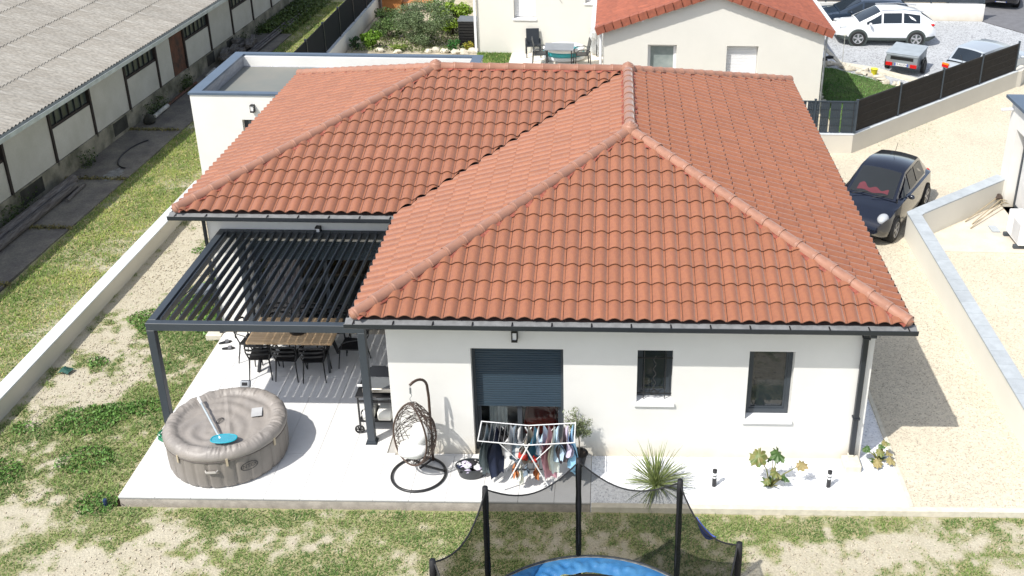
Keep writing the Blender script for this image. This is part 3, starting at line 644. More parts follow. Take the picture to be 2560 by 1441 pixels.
# windows and doors of the house
def clear_glass():
    m = bpy.data.materials.new('clear_glass'); m.use_nodes = True; n = m.node_tree; n.nodes.clear()
    o = n.nodes.new('ShaderNodeOutputMaterial'); mx = n.nodes.new('ShaderNodeMixShader'); t = n.nodes.new('ShaderNodeBsdfTransparent'); g = n.nodes.new('ShaderNodeBsdfGlossy')
    t.inputs[0].default_value = (.80, .83, .83, 1); g.inputs[1].default_value = .02; fr = n.nodes.new('ShaderNodeFresnel'); fr.inputs[0].default_value = 1.32
    n.links.new(fr.outputs[0], mx.inputs[0]); n.links.new(t.outputs[0], mx.inputs[1]); n.links.new(g.outputs[0], mx.inputs[2]); n.links.new(mx.outputs[0], o.inputs[0]); return m
cglass = clear_glass()
shut_m = M('anthracite_shutter', (.028, .050, .072), .4, var=.02)
def window(parent, x0, x1, z0, z1, y, fw=.06, mat=anthr, gm=glass, world=True, name='window', div=0):
    b = MB(); b.box(x0, x0+fw, y, y+.07, z0, z1); b.box(x1-fw, x1, y, y+.07, z0, z1); b.box(x0+fw, x1-fw, y, y+.07, z1-fw, z1); b.box(x0+fw, x1-fw, y, y+.07, z0, z0+fw*1.3)
    s = .035; b.box(x0+fw, x0+fw+s, y+.015, y+.06, z0+fw*1.3, z1-fw); b.box(x1-fw-s, x1-fw, y+.015, y+.06, z0+fw*1.3, z1-fw); b.box(x0+fw+s, x1-fw-s, y+.015, y+.06, z1-fw-s, z1-fw); b.box(x0+fw+s, x1-fw-s, y+.015, y+.06, z0+fw*1.3, z0+fw*1.3+s)
    if div:
        for k in range(1, div): xm = x0+(x1-x0)*k/div; b.box(xm-.04, xm+.04, y+.012, y+.065, z0+fw*1.3+s, z1-fw-s)
    w = b.build(name, mat, parent, world=world)
    b = MB(); b.box(x0+fw+s, x1-fw-s, y+.03, y+.045, z0+fw*1.3+s, z1-fw-s); b.build('pane', gm, w); return w
def sill(parent, x0, x1, z, y, w=None, mt=None):
    b = MB(); b.ext([(0, 0), (.28, .03), (.28, .0), (.04, -.055), (0, -.055)], (x0-.05, y-.045, z), (0, 1, 0), (0, 0, 1), (1, 0, 0), x1-x0+.1); return b.build('sill', mt or white_p, w or parent, world=True)
w1 = window(house, 4.602, 5.198, 1.16, 2.173, .56); sill(house, 4.602, 5.198, 1.128, .393, w1)
w2 = window(house, 6.482, 7.243, .83, 2.178, .56, .07); sill(house, 6.482, 7.243, .80, .393, w2)
b = MB()
for x in (4.72, 5.08): b.cyl((x, .47, 1.0+.16), (x, .47, 2.12), .009, 6)
for z in (1.27, 1.98): b.box(4.60, 5.2, .462, .478, z-.008, z+.008)
b.tube([(4.9+.022*math.sin(k*.75), .47, 1.25+k*.022) for k in range(36)], .008, 6)
for s in (-1, 1):
    for q in range(2): b.tube([(4.9+s*(.02+.06*math.sin(t*.35))*(1 if q else .6), .47, 1.27-.04+t*.012) for t in range(12)], .007, 5)
b.build('window_grille', black_m, **wf)
# bedroom door with roller shutter
b = MB(); n = 26
for k in range(n):
    z1 = 2.17-k*.0472; b.ext([(0, 0), (.012, -.006), (.014, -.03), (.006, -.046), (0, -.046)], (1.84, .575, z1), (0, -1, 0), (0, 0, 1), (1, 0, 0), 1.46)
b.box(1.84, 3.30, .562, .585, .90, .945); sh = b.build('roller_shutter', shut_m, **wf)
for xa, xb in ((1.795, 1.84), (3.30, 3.348)): b = MB(); b.box(xa, xb, .54, .60, 0, 2.17); b.build('shutter_rail', anthr, sh)
window(house, 1.795, 3.348, .0, 2.165, .61, .07, gm=cglass, name='glazed_door', div=2)
# sliding doors under the pergola
b = MB()
for k in range(10):
    z1 = 2.155-k*.0472; b.ext([(0, 0), (.012, -.006), (.014, -.03), (.006, -.046), (0, -.046)], (-3.15, 4.545, z1), (0, -1, 0), (0, 0, 1), (1, 0, 0), 2.80)
b.box(-3.15, -.35, 4.53, 4.555, 1.66, 1.70); sh = b.build('roller_shutter', shut_m, **wf)
for xa, xb in ((-3.197, -3.15), (-.35, -.303)): b = MB(); b.box(xa, xb, 4.5, 4.57, 0, 2.155); b.build('shutter_rail', anthr, sh)
window(house, -3.197, -.303, .0, 2.155, 4.575, .08, gm=cglass, name='sliding_door', div=2)
def wall_lamp(parent, x, y, z, label=None):
    b = MB(); b.box(x-.05, x+.05, y-.03, y, z-.10, z+.10, bev=.004); b.box(x-.05, x+.05, y-.13, y-.03, z+.08, z+.10); b.box(x-.05, x+.05, y-.13, y-.03, z-.10, z-.06)
    for s in (-1, 1): b.box(x+s*.045-.004, x+s*.045+.004, y-.13, y-.122, z-.06, z+.08)
    o = b.build('wall_lamp', black_p, parent, world=True)
    b = MB(); b.box(x-.03, x+.03, y-.11, y-.045, z-.059, z+.079); b.build('lamp_glass', white_p, o)
wall_lamp(house, 2.55, .393, 2.47); wall_lamp(house, -1.72, 4.37, 2.42)
# things seen inside the rooms
b = MB(); b.box(2.2, 3.9, 1.4, 3.4, .25, .55, bev=.04); t = thing('bed', 'low bed in the room behind the half closed roller shutter', 'bed', (3.05, 2.4, 0)); o = b.build('mattress', cush, t, world=True)
b = MB(); b.box(2.2, 3.9, 1.39, 2.3, .552, .60, bev=.02); b.build('blanket', M('red_blanket', (.45, .03, .025), .8, var=.1), t, world=True)
b = MB(); b.box(2.62, 3.22, .85, 1.35, .05, .42, bev=.05); b.box(2.62, 3.22, 1.28, 1.42, .42, .85, bev=.04); tag(b.build('armchair', M('red_armchair', (.5, .04, .02), .8)), 'red armchair just behind the glass under the half closed shutter', 'armchair')
b = MB(); b.grid(20, 1, lambda u, v: (2.02+u*.32, .80+.02*math.sin(u*30), .0+v*2.1)); tag(b.build('curtain', M('white_curtain', (.7, .7, .7), .8), smooth='all', fix=False), 'white curtain behind the left pane under the half closed shutter', 'curtain')
cm = M('pink_curtain', (.46, .37, .38), .85, var=.05)
b = MB(); b.grid(40, 1, lambda u, v: (-3.08+u*.75, 4.78+.03*math.sin(u*38), .02+v*2.1)); tag(b.build('curtain', cm, smooth='all', fix=False), 'pale pink curtain behind the glass of the sliding door under the pergola', 'curtain')
b = MB(); b.box(-2.2, -.9, 5.6, 6.3, .72, .76); [b.box(x-.03, x+.03, y-.03, y+.03, 0, .72) for x in (-2.1, -1.0) for y in (5.7, 6.2)]
tag(b.build('indoor_table', M('dark_indoor_wood', (.12, .09, .07), .5)), 'dark table standing in the room behind the sliding door', 'table')
b = MB(); b.box(-3.0, -.8, 7.6, 8.4, 0, .42, bev=.05); b.box(-3.0, -.8, 8.2, 8.5, .42, .8, bev=.05); tag(b.build('sofa', M('grey_sofa', (.2, .2, .21), .9)), 'grey sofa at the back of the living room', 'sofa')

# ------------------------------------------------------------------ flat roofed annex
annex = thing('flat_roof_annex', 'white flat-roofed annex with dark blue-grey coping behind the tiled roof', 'building', (-3, 13.6, 0))
AX0, AX1, AY0, AY1, AZ = -7.02, .30, 11.75, 15.62, 2.80
b = MB(); 
wall_seg(b, (AX0+.03, AY0+.03), (AX1-.03, AY0+.03), -.3, AZ-.06, (0, 1), .25, [(1.29, 2.2, -.03, 2.06)])
wall_seg(b, (AX0+.03, AY0+.28), (AX0+.03, AY1-.28), -.3, AZ-.06, (1, 0), .25, []); wall_seg(b, (AX1-.03, AY0+.28), (AX1-.03, AY1-.28), -.3, AZ-.06, (-1, 0), .25, [])
wall_seg(b, (AX0+.03, AY1-.03), (AX1-.03, AY1-.03), -.3, AZ-.06, (0, -1), .25, []); b.build('wall', render_w, annex, world=True)
b = MB(); w = .19
b.box(AX0, AX1, AY0, AY0+w, AZ-.058, AZ); b.box(AX0, AX1, AY1-w, AY1, AZ-.058, AZ); w2 = .30; b.box(AX0, AX0+w2, AY0+w+.002, AY1-w-.002, AZ-.058, AZ); b.box(AX1-w2, AX1, AY0+w+.002, AY1-w-.002, AZ-.058, AZ)
b.build('coping', anthr_cap, annex, world=True)
b = MB(); b.box(AX0+.28, AX1-.28, AY0+.222, AY1-.285, 2.40, 2.44); b.box(AX0+.28, AX1-.28, AY1-.284, AY1-.18, 2.40, 2.438); b.build('roof_floor', M('wet_grey_membrane', (.15, .165, .155), .65, var=.05, vs=.5, spec=.5, col2=(.20, .195, .17)), annex, world=True)
alu = M('aluminium_upstand', (.36, .37, .40), .5, .2, var=.10, vs=3, bump=.5, bs=6, rand=.06, stretch=(1, 1, 5))
x = AX0+.28
while x < AX1-.3:
    x2 = min(x+.82, AX1-.285); b = MB(); b.ext([(0, 0), (-.12, 0), (-.012, .09), (-.004, .34), (0, .34)], (x+.004, AY1-.18, 2.441), (0, 1, 0), (0, 0, 1), (1, 0, 0), x2-x-.034); b.build('upstand_panel', alu, annex, world=True); x = x2
for xa in (AX0+.285, AX1-.292): b = MB(); b.box(xa, xa+.007, AY0+.3, AY1-.3, 2.441, 2.741); b.build('upstand_side', alu, annex, world=True)
window(annex, -5.70, -4.80, -.03, 2.06, 11.93, .06, name='annex_door')
wall_lamp(annex, -5.36, 11.78, 2.40)

# ------------------------------------------------------------------ louvred pergola
perg = thing('pergola', 'dark grey aluminium pergola with open louvred roof standing over the patio', 'pergola', (-1.9, 2.5, 0))
PX0, PX1, PY0, PY1, PZ = -3.71, -.02, .64, 4.355, 2.42
pf = dict(parent=perg, world=True)
for (x, y) in ((PX0, PY0), (PX1-.13, PY0), (PX0+.35, 4.2)):
    b = MB(); b.box(x, x+.13, y, y+.13, 0.012, PZ-.14, bev=.004); p = b.build('post', anthr, **pf)
    b = MB(); b.box(x-.035, x+.165, y-.035, y+.165, 0.0, .012); b.box(x-.012, x+.142, y-.012, y+.142, .012, .05); b.build('foot_plate', anthr, p)
for (x0, x1, y0, y1) in ((PX0, PX1, PY0, PY0+.13), (PX0, PX1, PY1-.13, PY1), (PX0, PX0+.13, PY0+.131, PY1-.131), (PX1-.13, PX1, PY0+.131, PY1-.131)):
    b = MB(); b.box(x0, x1, y0, y1, PZ-.14, PZ, bev=.003); b.build('beam', anthr, **pf)
b = MB(); ll = .176; thb = R(76)
b.ext([(-ll/2, -.006), (ll/2, -.006), (ll/2+.006, .01), (ll/2-.02, .012), (0, .006), (-ll/2+.02, .012), (-ll/2-.006, .01)], (0, 0, 0), (math.cos(thb), 0, math.sin(thb)), (-math.sin(thb), 0, math.cos(thb)), (0, 1, 0), PY1-PY0-.27)
lm = b.mesh('louvre_blade', anthr); nb_ = 22
for k in range(nb_): o = place('louvre_blade', lm, perg); o.location = Vector((PX0+.20+k*(PX1-PX0-.40)/(nb_-1), PY0+.135, PZ-.055))-perg.location

# ------------------------------------------------------------------ dining table and chairs
t = thing('dining_table', 'long oak plank dining table under the pergola', 'table', (-2.08, 3.25, 0))
for k in range(6):
    b = MB(); b.box(-.83, .83, -.48+k*.16+.001, -.32+k*.16-.001, .705, .755, bev=.003); b.build('plank', wood_t, t)
for sx in (-1, 1):
    for sy in (-1, 1):
        b = MB(); b.bar((sx*.62, sy*.10, .70), (sx*.70, sy*.36, .0), .05, .05); b.build('leg', black_m, t)
b = MB(); b.box(-.72, .72, -.3, .3, .675, .704); b.build('apron', black_m, t)
o = thing('serving_tray', 'round black tray holding lemons on the oak table', 'tray', (-2.0, 3.2, .757))
b = MB(); b.lathe([(0, .0), (.17, 0), (.185, .055), (.178, .056), (.165, .008), (0, .008)], 24); b.build('tray', black_m, o, smooth=40)
b = MB(); [b.blob((.07*math.cos(a), .06*math.sin(a), .045), .034, 8, 6, .05) for a in (0, 1.3, 2.6, 3.9, 5.2)]; b.build('lemon', M('lemon_yellow', (.7, .52, .05), .5), o, smooth='all')
def make_chair():
    c = thing('dining_chair', 'x', 'chair')
    b = MB(); b.grid(8, 8, lambda u, v: ((u-.5)*.44*(1-.12*v), (v-.5)*.42, .455-.018*math.sin(u*math.pi)*math.sin(v*math.pi))); b.grid(8, 8, lambda u, v: ((u-.5)*.44*(1-.12*v), (v-.5)*.42, .428)); b.tube([(-.22, -.21, .442), (.22, -.21, .442), (.195, .21, .442), (-.195, .21, .442)], .016, 6, closed=True); b.build('seat', black_p, c, smooth=50)
    for sx in (-1, 1):
        b = MB(); b.tube([(sx*.20, -.19, .44), (sx*.235, -.235, 0)], [.016, .011], 7); b.build('leg', black_p, c)
        b = MB(); b.tube([(sx*.185, .20, .44), (sx*.22, .27, 0)], [.016, .011], 7); b.build('leg', black_p, c)
        b = MB(); b.tube([(sx*.185, .20, .44), (sx*.235, .235, .62), (sx*.225, .27, .80)], .014, 7); b.build('back_post', black_p, c)
        b = MB(); b.tube([(sx*.22, -.15, .445), (sx*.27, -.12, .60), (sx*.275, 0, .665), (sx*.25, .2, .70), (sx*.225, .26, .72)], .013, 7); b.build('arm', black_p, c)
    for z in (.60, .70, .80):
        b = MB(); pts = [(.226*math.cos(a)*1.0, .25+.075*math.sin(a)+(z-.6)*.12, z+.02*math.sin(a)) for a in [math.pi*k/12 for k in range(13)]]
        vs = []; 
        for p in pts: vs += [(p[0], p[1], p[2]-.019), (p[0], p[1]-.012, p[2]-.019), (p[0], p[1]-.012, p[2]+.019), (p[0], p[1], p[2]+.019)]
        fs = [(4*i+k, 4*i+(k+1) % 4, 4*i+4+(k+1) % 4, 4*i+4+k) for i in range(12) for k in range(4)]; b.add(vs, fs); b.build('back_slat', black_p, c, smooth=40)
    return c
ch = make_chair(); CG = 'black chairs around the oak table'; ch['group'] = CG
ch.location = (-2.66, 2.86, 0); ch.rotation_euler = (0, 0, R(183)); ch['label'] = 'black slatted chair at the near left end of the oak table, nearest the sandals'
copy_thing(ch, (-2.12, 2.82, 0), R(178), 'black slatted chair in the middle of the near side of the oak table')
copy_thing(ch, (-1.60, 2.79, 0), R(184), 'black slatted chair at the near right end of the oak table')
copy_thing(ch, (-2.62, 3.86, 0), R(4), 'black chair on the house side of the table, nearest the white wall')
copy_thing(ch, (-2.02, 3.88, 0), R(-3), 'black chair on the house side of the table, behind the round tray')
copy_thing(ch, (-1.45, 3.86, 0), R(2), 'black chair on the house side of the table, towards the tiled wing')
copy_thing(ch, (-.98, 3.25, 0), R(-96), 'black chair alone at the right head of the oak table')
copy_thing(ch, (-2.98, 3.38, 0), R(84), 'black chair at the left head of the oak table beside the pergola post')

# sandals, hose, sprinkler, garden rack
def sandal(loc, rz, lab):
    t = thing('sandal', lab, 'sandal', loc, rz, 'pair of black sandals')
    b = MB(); out = [(.045*math.cos(a)*(1 if math.sin(a) > 0 else .8), .13*math.sin(a)) for a in [2*math.pi*k/16 for k in range(16)]]; b.prism(out, .0, .028); b.build('sole', black_p, t)
    b = MB(); b.grid(8, 2, lambda u, v: (.052*math.cos(math.pi*u), .0+v*.07, .026+.045*math.sin(math.pi*u))); b.grid(8, 2, lambda u, v: (.047*math.cos(math.pi*u), .0+v*.07, .022+.043*math.sin(math.pi*u))); b.build('strap', M('grey_strap', (.12, .12, .13), .6), t)
sandal((-3.80, 3.95, .001), R(-65), 'black sandal at the patio edge, the one nearer the house')
sandal((-3.66, 3.72, .001), R(-80), 'black sandal on the pale patio, the one nearer the lawn')
b = MB(); pts = []
for k in range(150):
    a = k*.21; q = .15+.02*math.sin(k*.13); pts.append((-3.74+q*math.cos(a)*1.0+.01*math.sin(k), .78+q*1.25*math.sin(a), .012+.0007*k+.006*math.sin(k*.7)))
b.tube(pts, .009, 5); tag(b.build('garden_hose', M('green_hose', (.02, .22, .10), .4), smooth='all'), 'coil of thin green garden hose on the patio beside the spa', 'hose')
t = thing('sprinkler_head', 'small dark blue and black sprinkler head in the grass by the patio corner', 'sprinkler', (-4.12, -.98, GL))
b = MB(); b.lathe([(.0, .0), (.03, 0), (.03, .07), (.02, .09), (.035, .10), (.03, .14), (0, .145)], 10); b.build('body', M('dark_blue_plastic', (.02, .04, .10), .4), t, smooth=40)
t = thing('drying_rack', 'folded dark metal rack lying on the weeds left of the pergola', 'rack', (-4.55, 5.6, GL), R(-10))
b = MB(); b.box(-.55, -.1, -.05, .4, .30, .33); b.build('tray', M('grey_plastic_sheet', (.16, .18, .20), .5), t)
b = MB(); b.tube([(-.6, -.5, .35), (.5, -.5, .35), (.5, .8, .35), (-.6, .8, .35)], .014, 6, closed=True); b.tube([(-.6, -.5, .35), (-.5, -.6, .0)], .012, 6); b.tube([(.5, -.5, .35), (.5, -.6, .0)], .012, 6); b.tube([(.5, .8, .35), (.6, .9, .0)], .012, 6); b.tube([(-.6, .8, .35), (-.6, .9, .0)], .012, 6); b.tube([(-.3, .8, .35), (.2, .95, .75), (.45, .8, .35)], .012, 6); b.build('frame', black_m, t)
b = MB(); [b.tube([(-.6+.055*k, -.5, .35), (-.6+.055*k, .1, .35)], .006, 5) for k in range(21)]; b.build('bars', black_m, t)
b = MB(); b.grid(4, 4, lambda u, v: (-6.75+u*.22+v*.05, 2.86+v*.2-u*.06, GL+.03+.12*math.exp(-((u-.5)**2+(v-.4)**2)*9)+.03*random.random())); tag(b.build('green_scrap', M('dark_green_plastic', (.02, .09, .07), .6), fix=False), 'crumpled dark green plastic scrap half buried in the sand', 'scrap')

# ------------------------------------------------------------------ the inflatable spa
SC = Vector((-2.49, .33, 0)); t = thing('inflatable_spa', 'round taupe inflatable spa with a puckered fabric cover on the patio', 'hot tub', SC)
n = 24*10; b = MB(); prof = [(.0, .93), (.03, .975), (.09, .995), (.30, 1.003), (.48, 1.0), (.56, .992), (.62, .985)]
vs = []; 
for k in range(n):
    a = 2*math.pi*k/n; rib = abs(math.sin(a*14)); q = 1-.034*(1-rib)**4
    for z, r in prof: vs.append((r*q*math.cos(a), r*q*math.sin(a), z))
m = len(prof); b.add(vs, [(k*m+i, ((k+1) % n)*m+i, ((k+1) % n)*m+i+1, k*m+i+1) for k in range(n) for i in range(m-1)]); b.build('wall', spa_m, t, smooth='all')
b = MB(); prof = [(1.004, .565), (1.016, .585), (1.022, .62), (1.012, .665), (.985, .705), (.95, .732), (.91, .748), (.87, .752), (.83, .742), (.80, .722), (.775, .70), (.75, .688), (.72, .684)]
prof += [(r, .684) for r in np.linspace(.69, .0, 34)]
vs = []; n = 400
for k in range(n):
    a = 2*math.pi*k/n
    for i, (r, z) in enumerate(prof):
        ca, sa = math.cos(a), math.sin(a); x, y = r*ca, r*sa
        if r > .74:
            q = 1-2*abs(noise.noise(Vector((a*19+r*7*math.sin(a*5), r*4, 3)))); q2 = noise.noise(Vector((ca*6, sa*6, r*9))); q3 = 1-2*abs(noise.noise(Vector((a*34-r*9, r*6, 8))))
            e_ = math.sin(math.pi*min(1, max(0, (i-.5)/11.5)))
            x, y, z = (r+.010*q2*e_)*ca, (r+.010*q2*e_)*sa, z+e_*(.024*(q-.5)+.012*(q3-.5)+.020*q2)+(.004*q if i < 2 else 0)
        else:
            d = math.hypot(x+.15, y+.30); z = z-.030*(1-(r/.74)**2)+.011*math.sin(d*27+2.2*noise.noise(Vector((x*1.5, y*1.5, 0))))*(.3+.7*min(1, r*1.6))+.022*noise.noise(Vector((x*2.4, y*2.4, 5)))+.012*(1-2*abs(noise.noise(Vector((x*6, y*2+x*3, 2)))))*.6+.013*max(0, 1-abs(x*.9+y*.35-.06)*18)
        vs.append((x, y, z))
m = len(prof); b.add(vs, [(k*m+i, ((k+1) % n)*m+i, ((k+1) % n)*m+i+1, k*m+i+1) for k in range(n) for i in range(m-1)]); b.build('cover', cover_m, t, smooth='all')
b = MB(); b.tube([(1.008*math.cos(2*math.pi*k/60), 1.008*math.sin(2*math.pi*k/60), .565) for k in range(60)], .010, 6, closed=True); b.build('cover_hem', M('dark_hem', (.13, .11, .10), .7), t)
dk_logo = M('dark_logo', (.03, .03, .032), .5); lg = M('pale_logo_print', (.50, .46, .42), .6)
def badge(mat4, sx, sy, txt, nm='logo'):
    b = MB(); N = 32
    vs = [(sx*q*math.cos(2*math.pi*k/N), sy*(q if q == 1 else .82)*math.sin(2*math.pi*k/N), .0015) for q in (1, .88) for k in range(N)]
    b.add(vs, [(k, (k+1) % N, N+(k+1) % N, N+k) for k in range(N)]); o = b.build(nm, dk_logo, t, fix=False); o.matrix_local = mat4
    tm = text_mesh(txt, sy*1.15, dk_logo, .001); l = place('lettering', tm, o); return o
badge(Matrix.Translation((-.10, .02, .672)) @ Matrix.Rotation(R(80), 4, 'Z') @ Matrix.Rotation(R(0), 4, 'X'), .085, .055, 'INTEX')
a = R(-52); nx, ny = math.cos(a), math.sin(a)
badge(frame((1.022*nx, 1.022*ny, .37), Vector((-ny, nx, 0)), Vector((0, 0, 1)), Vector((nx, ny, 0))), .15, .085, 'INTEX')
b = MB(); b.box(-.09, .09, -.13, .13, 0, .004); o = b.build('warning_label', M('grey_label', (.50, .50, .50), .5), t); o.matrix_local = Matrix.Translation((.47, .24, .702)) @ Matrix.Rotation(R(14), 4, 'Z')
def handle(a, z):
    d = Vector((math.cos(a), math.sin(a), 0)); s = Vector((-d.y, d.x, 0)); c = d*1.0+Vector((0, 0, z)); b = MB()
    b.tube([c-s*.10, c-s*.085+d*.045, c+s*.085+d*.045, c+s*.10], .014, 6); b.obox(c+d*.05, s, d, (0, 0, 1), .075, .006, .02); b.build('handle', M('pale_handle', (.5, .47, .43), .5), t)
handle(R(-86), .40)
for aa in (R(-22), R(-120), R(-71)):
    d = Vector((math.cos(aa), math.sin(aa), 0)); s = Vector((-d.y, d.x, 0)); b = MB(); c = d*1.022; b.obox(c+Vector((0, 0, .55)), s, d, (0, 0, 1), .018, .008, .075); b.build('strap_buckle', M('beige_strap', (.5, .42, .3), .6), t)
b = MB(); b.box(-.09, .09, -.05, .05, .0, .14, bev=.02); o = b.build('control_panel', M('pale_grey_plastic', (.42, .44, .46), .4), t); o.matrix_local = Matrix.Translation((-.02, 1.12, .60)) @ Matrix.Rotation(R(-25), 4, 'X')
b = MB(); b.box(-.05, .05, -.055, -.05, .05, .11); b2 = b.build('screen', black_p, o)
b = MB(); b.tube([(0, 1.12, .62), (.03, 1.10, .5), (.12, 1.08, .42), (.2, 1.04, .55)], .02, 6); b.tube([(.1, 1.06, .4), (.28, 1.02, .60), (.35, .96, .52)], .014, 6); b.box(-.14, .14, 1.02, 1.12, .0, .5, bev=.03); b.build('pump_hose', black_p, t)
t = thing('pool_skimmer', 'pool skimmer net with white pole and turquoise head lying on the spa cover', 'skimmer', (-3.09, .78, .78))
p0 = Vector((0, 0, .045)); p1 = Vector((.70, -1.02, -.015))
b = MB(); b.tube([p0+(p1-p0)*.12, p1], .017, 8); b.build('pole', M('pale_blue_pole', (.55, .62, .66), .35, .3), t)
for pa, pb in ((p0-(p1-p0)*.02, p0+(p1-p0)*.13), (p1-(p1-p0)*.05, p1+(p1-p0)*.05)): b = MB(); b.tube([pa, pb], .024, 8); b.build('grip', white_p, t)
tq = M('turquoise_plastic', (.01, .33, .42), .4); C0 = Vector((.80, -1.08, .0)); ax = Vector((1, .10, .0)).normalized(); ay = Vector((.0, 1, .12)).normalized()
rim = [C0+ax*.21*math.cos(a)*1.0+ay*.105*math.copysign(abs(math.sin(a))**.8, math.sin(a)) for a in [2*math.pi*k/28 for k in range(28)]]
b = MB(); b.tube(rim, .011, 6, closed=True); b.build('rim', tq, t, smooth='all')
b = MB(); b.add([C0-Vector((0, 0, .005))]+rim, [(0, 1+k, 1+(k+1) % 28) for k in range(28)]); b.build('net', M('turquoise_net', (.05, .30, .40), .8, fine=.35, fs=120), t, fix=False)

# ------------------------------------------------------------------ hanging egg chair
t = thing('hanging_egg_chair', 'brown wicker hanging egg chair with white cushion on a round black stand', 'hanging chair', (.90, -.21, 0))
b = MB(); RR = .455; b.tube([(RR*math.cos(2*math.pi*k/48), RR*math.sin(2*math.pi*k/48), .024) for k in range(48)], .024, 8, closed=True); b.build('base_ring', black_m, t, smooth='all')
b = MB(); b.tube([(.20, .405, .05), (.0, .12, .05)], .02, 8); b.tube([(.05, .2, .05), (.43, .06, .05)], .02, 8); b.tube([(.05, .2, .05), (-.2, .4, .05)], .02, 8); b.build('base_bar', black_m, t)
pole = [(.19, .36, .04), (.19, .36, .5), (.19, .36, 1.0), (.19, .36, 1.35), (.18, .345, 1.55)]
for k in range(1, 10):
    a = math.pi*.62*k/9; pole.append((.18-.17*(1-math.cos(a))*.95, .345-.30*(1-math.cos(a))*.75, 1.55+.27*math.sin(a)))
b = MB(); b.tube(pole, .023, 10); b.build('pole', wicker, t, smooth='all'); tip = Vector(pole[-1])
b = MB(); b.tube([tip, tip-Vector((0, 0, .03)), tip-Vector((0, 0, .06))], .006, 5); b.cyl(tip-Vector((0, 0, .06)), tip-Vector((0, 0, .16)), .018, 8); b.tube([tip+Vector((.018*math.sin(k*.7), 0, -.16-.017*k)) for k in range(12)], .006, 5); b.build('hook', zinc, t)
ec = tip+Vector((0, 0, -.95)); ez = .60; er = .375
OD = Vector((-.52, -.84, .10)).normalized(); OR = Vector((0, 0, 1)).cross(OD).normalized(); OU = OD.cross(OR)
def egg(dv):
    z = dv.z; w = er*(1+.10*(-z))*(1 if z < 0 else 1-.30*z*z); return Vector((dv.x*w, dv.y*w, z*ez))
cutoff = .24
def onegg(d):
    return ec+egg(d)
rim = []
for k in range(60):
    a = 2*math.pi*k/60; s = math.sqrt(1-cutoff*cutoff); d = OD*cutoff+(OR*math.cos(a)+OU*math.sin(a))*s; rim.append(onegg(d.normalized()))
b = MB(); b.tube(rim, .016, 7, closed=True); b.build('rim', wicker, t, smooth='all')
b = MB(); b.tube([onegg(Vector((0, 0, 1))), tip+Vector((0, 0, -.34))], .012, 6)
for k in range(105):
    d0 = Vector([random.gauss(0, 1) for _ in range(3)]).normalized()
    if k % 2: ax_ = (Vector((0, 0, 1))*random.choice((-1, 1))+Vector([random.gauss(0, .35) for _ in range(3)])).normalized()
    else: ax_ = Vector((random.gauss(0, 1), random.gauss(0, 1), random.gauss(0, .25))).normalized()
    d0 = (d0-ax_*d0.dot(ax_)*random.uniform(.3, 1)).normalized(); pts = []; rot = Matrix.Rotation(R(13), 3, ax_); d = d0.copy()
    for q in range(random.randint(9, 20)):
        if d.dot(OD) > cutoff:
            if len(pts) > 1: break
            d = rot @ d; continue
        pts.append(onegg(d)+Vector([random.gauss(0, .004) for _ in range(3)])); d = rot @ d
    if len(pts) > 1: b.tube(pts, .0048, 4, cap=False)
b.build('wicker_shell', wicker, t, fix=False)
b = MB(); cc = ec-Vector((0, 0, .30)); b.blob(cc+OD*.04, .25, 16, 10, .09, .55)
b.blob(cc+Vector((.10, .05, .22)), .21, 14, 10, .12, 1.0, .8, .8); b.build('cushion', cush, t, smooth='all')

# ------------------------------------------------------------------ plancha cart
t = thing('barbecue_cart', 'black plancha trolley with open silver lid and rolled white cushions against the wing wall', 'barbecue', (-.02, 1.20, 0))
for sx in (-1, 1):
    for sy in (-1, 1): b = MB(); b.box(sx*.32-.015, sx*.32+.015, sy*.24-.015, sy*.24+.015, .08 if sx < 0 else 0, .78); b.build('leg', black_m, t)
b = MB(); b.box(-.36, .36, -.28, .28, .78, .80, bev=.004); b.build('worktop', black_m, t)
b = MB(); b.box(-.33, .33, -.25, .25, .24, .26); b.build('shelf', black_m, t)
for y, z in ((-.24, .66), (.24, .66), (-.235, .27)): b = MB(); b.box(-.33, .33, y-.01, y+.01, z, z+.04); b.build('rail', black_m, t)
for y in (-.25, .25):
    o = None; b = MB(); b.tube([(-.335+.075*math.cos(2*math.pi*k/20), y, .085+.075*math.sin(2*math.pi*k/20)) for k in range(20)], .017, 7, closed=True); o = b.build('wheel', black_p, t, smooth='all')
    b = MB(); [b.bar((-.335, y, .085), (-.335+.07*math.cos(a), y, .085+.07*math.sin(a)), .02, .018, (0, 1, 0)) for a in [2*math.pi*k/6 for k in range(6)]]; b.build('spokes', black_p, o)
b = MB(); b.box(-.24, .30, -.20, .18, .83, .92, bev=.01); b.build('plancha_body', M('stainless', (.50, .47, .42), .3, .8), t)
b = MB(); b.box(-.22, .28, -.17, .16, .921, .925); b.build('plate', M('grill_plate', (.38, .40, .42), .35, .6), t)
b = MB(); b.ext([(-.26, 0), (.30, 0), (.26, .13), (.10, .2), (-.14, .2), (-.22, .13)], (0, .19, .92), (1, 0, 0), (0, .45, .89), (0, -.89, .45), .02); b.build('lid', black_m, t)
b = MB(); b.box(-.36, -.26, -.06, -.03, .87, .90); b.box(-.20, -.18, -.3, -.2, .80, .82); b.build('handle', white_p, t)
for x, r in ((-.17, .12), (.13, .15)):
    b = MB()
    for k in range(5): b.tube([(x-r+.04, -.2+.085*k, .28+.10), (x+r-.04, -.2+.085*k, .28+.10)], .085, 8); 
    b.box(x-r+.02, x+r-.02, -.26, .2, .262, .46, bev=.03); b.build('rolled_cushion', M('pale_bolster', (.76, .75, .70), .85, var=.05), t, smooth=50)

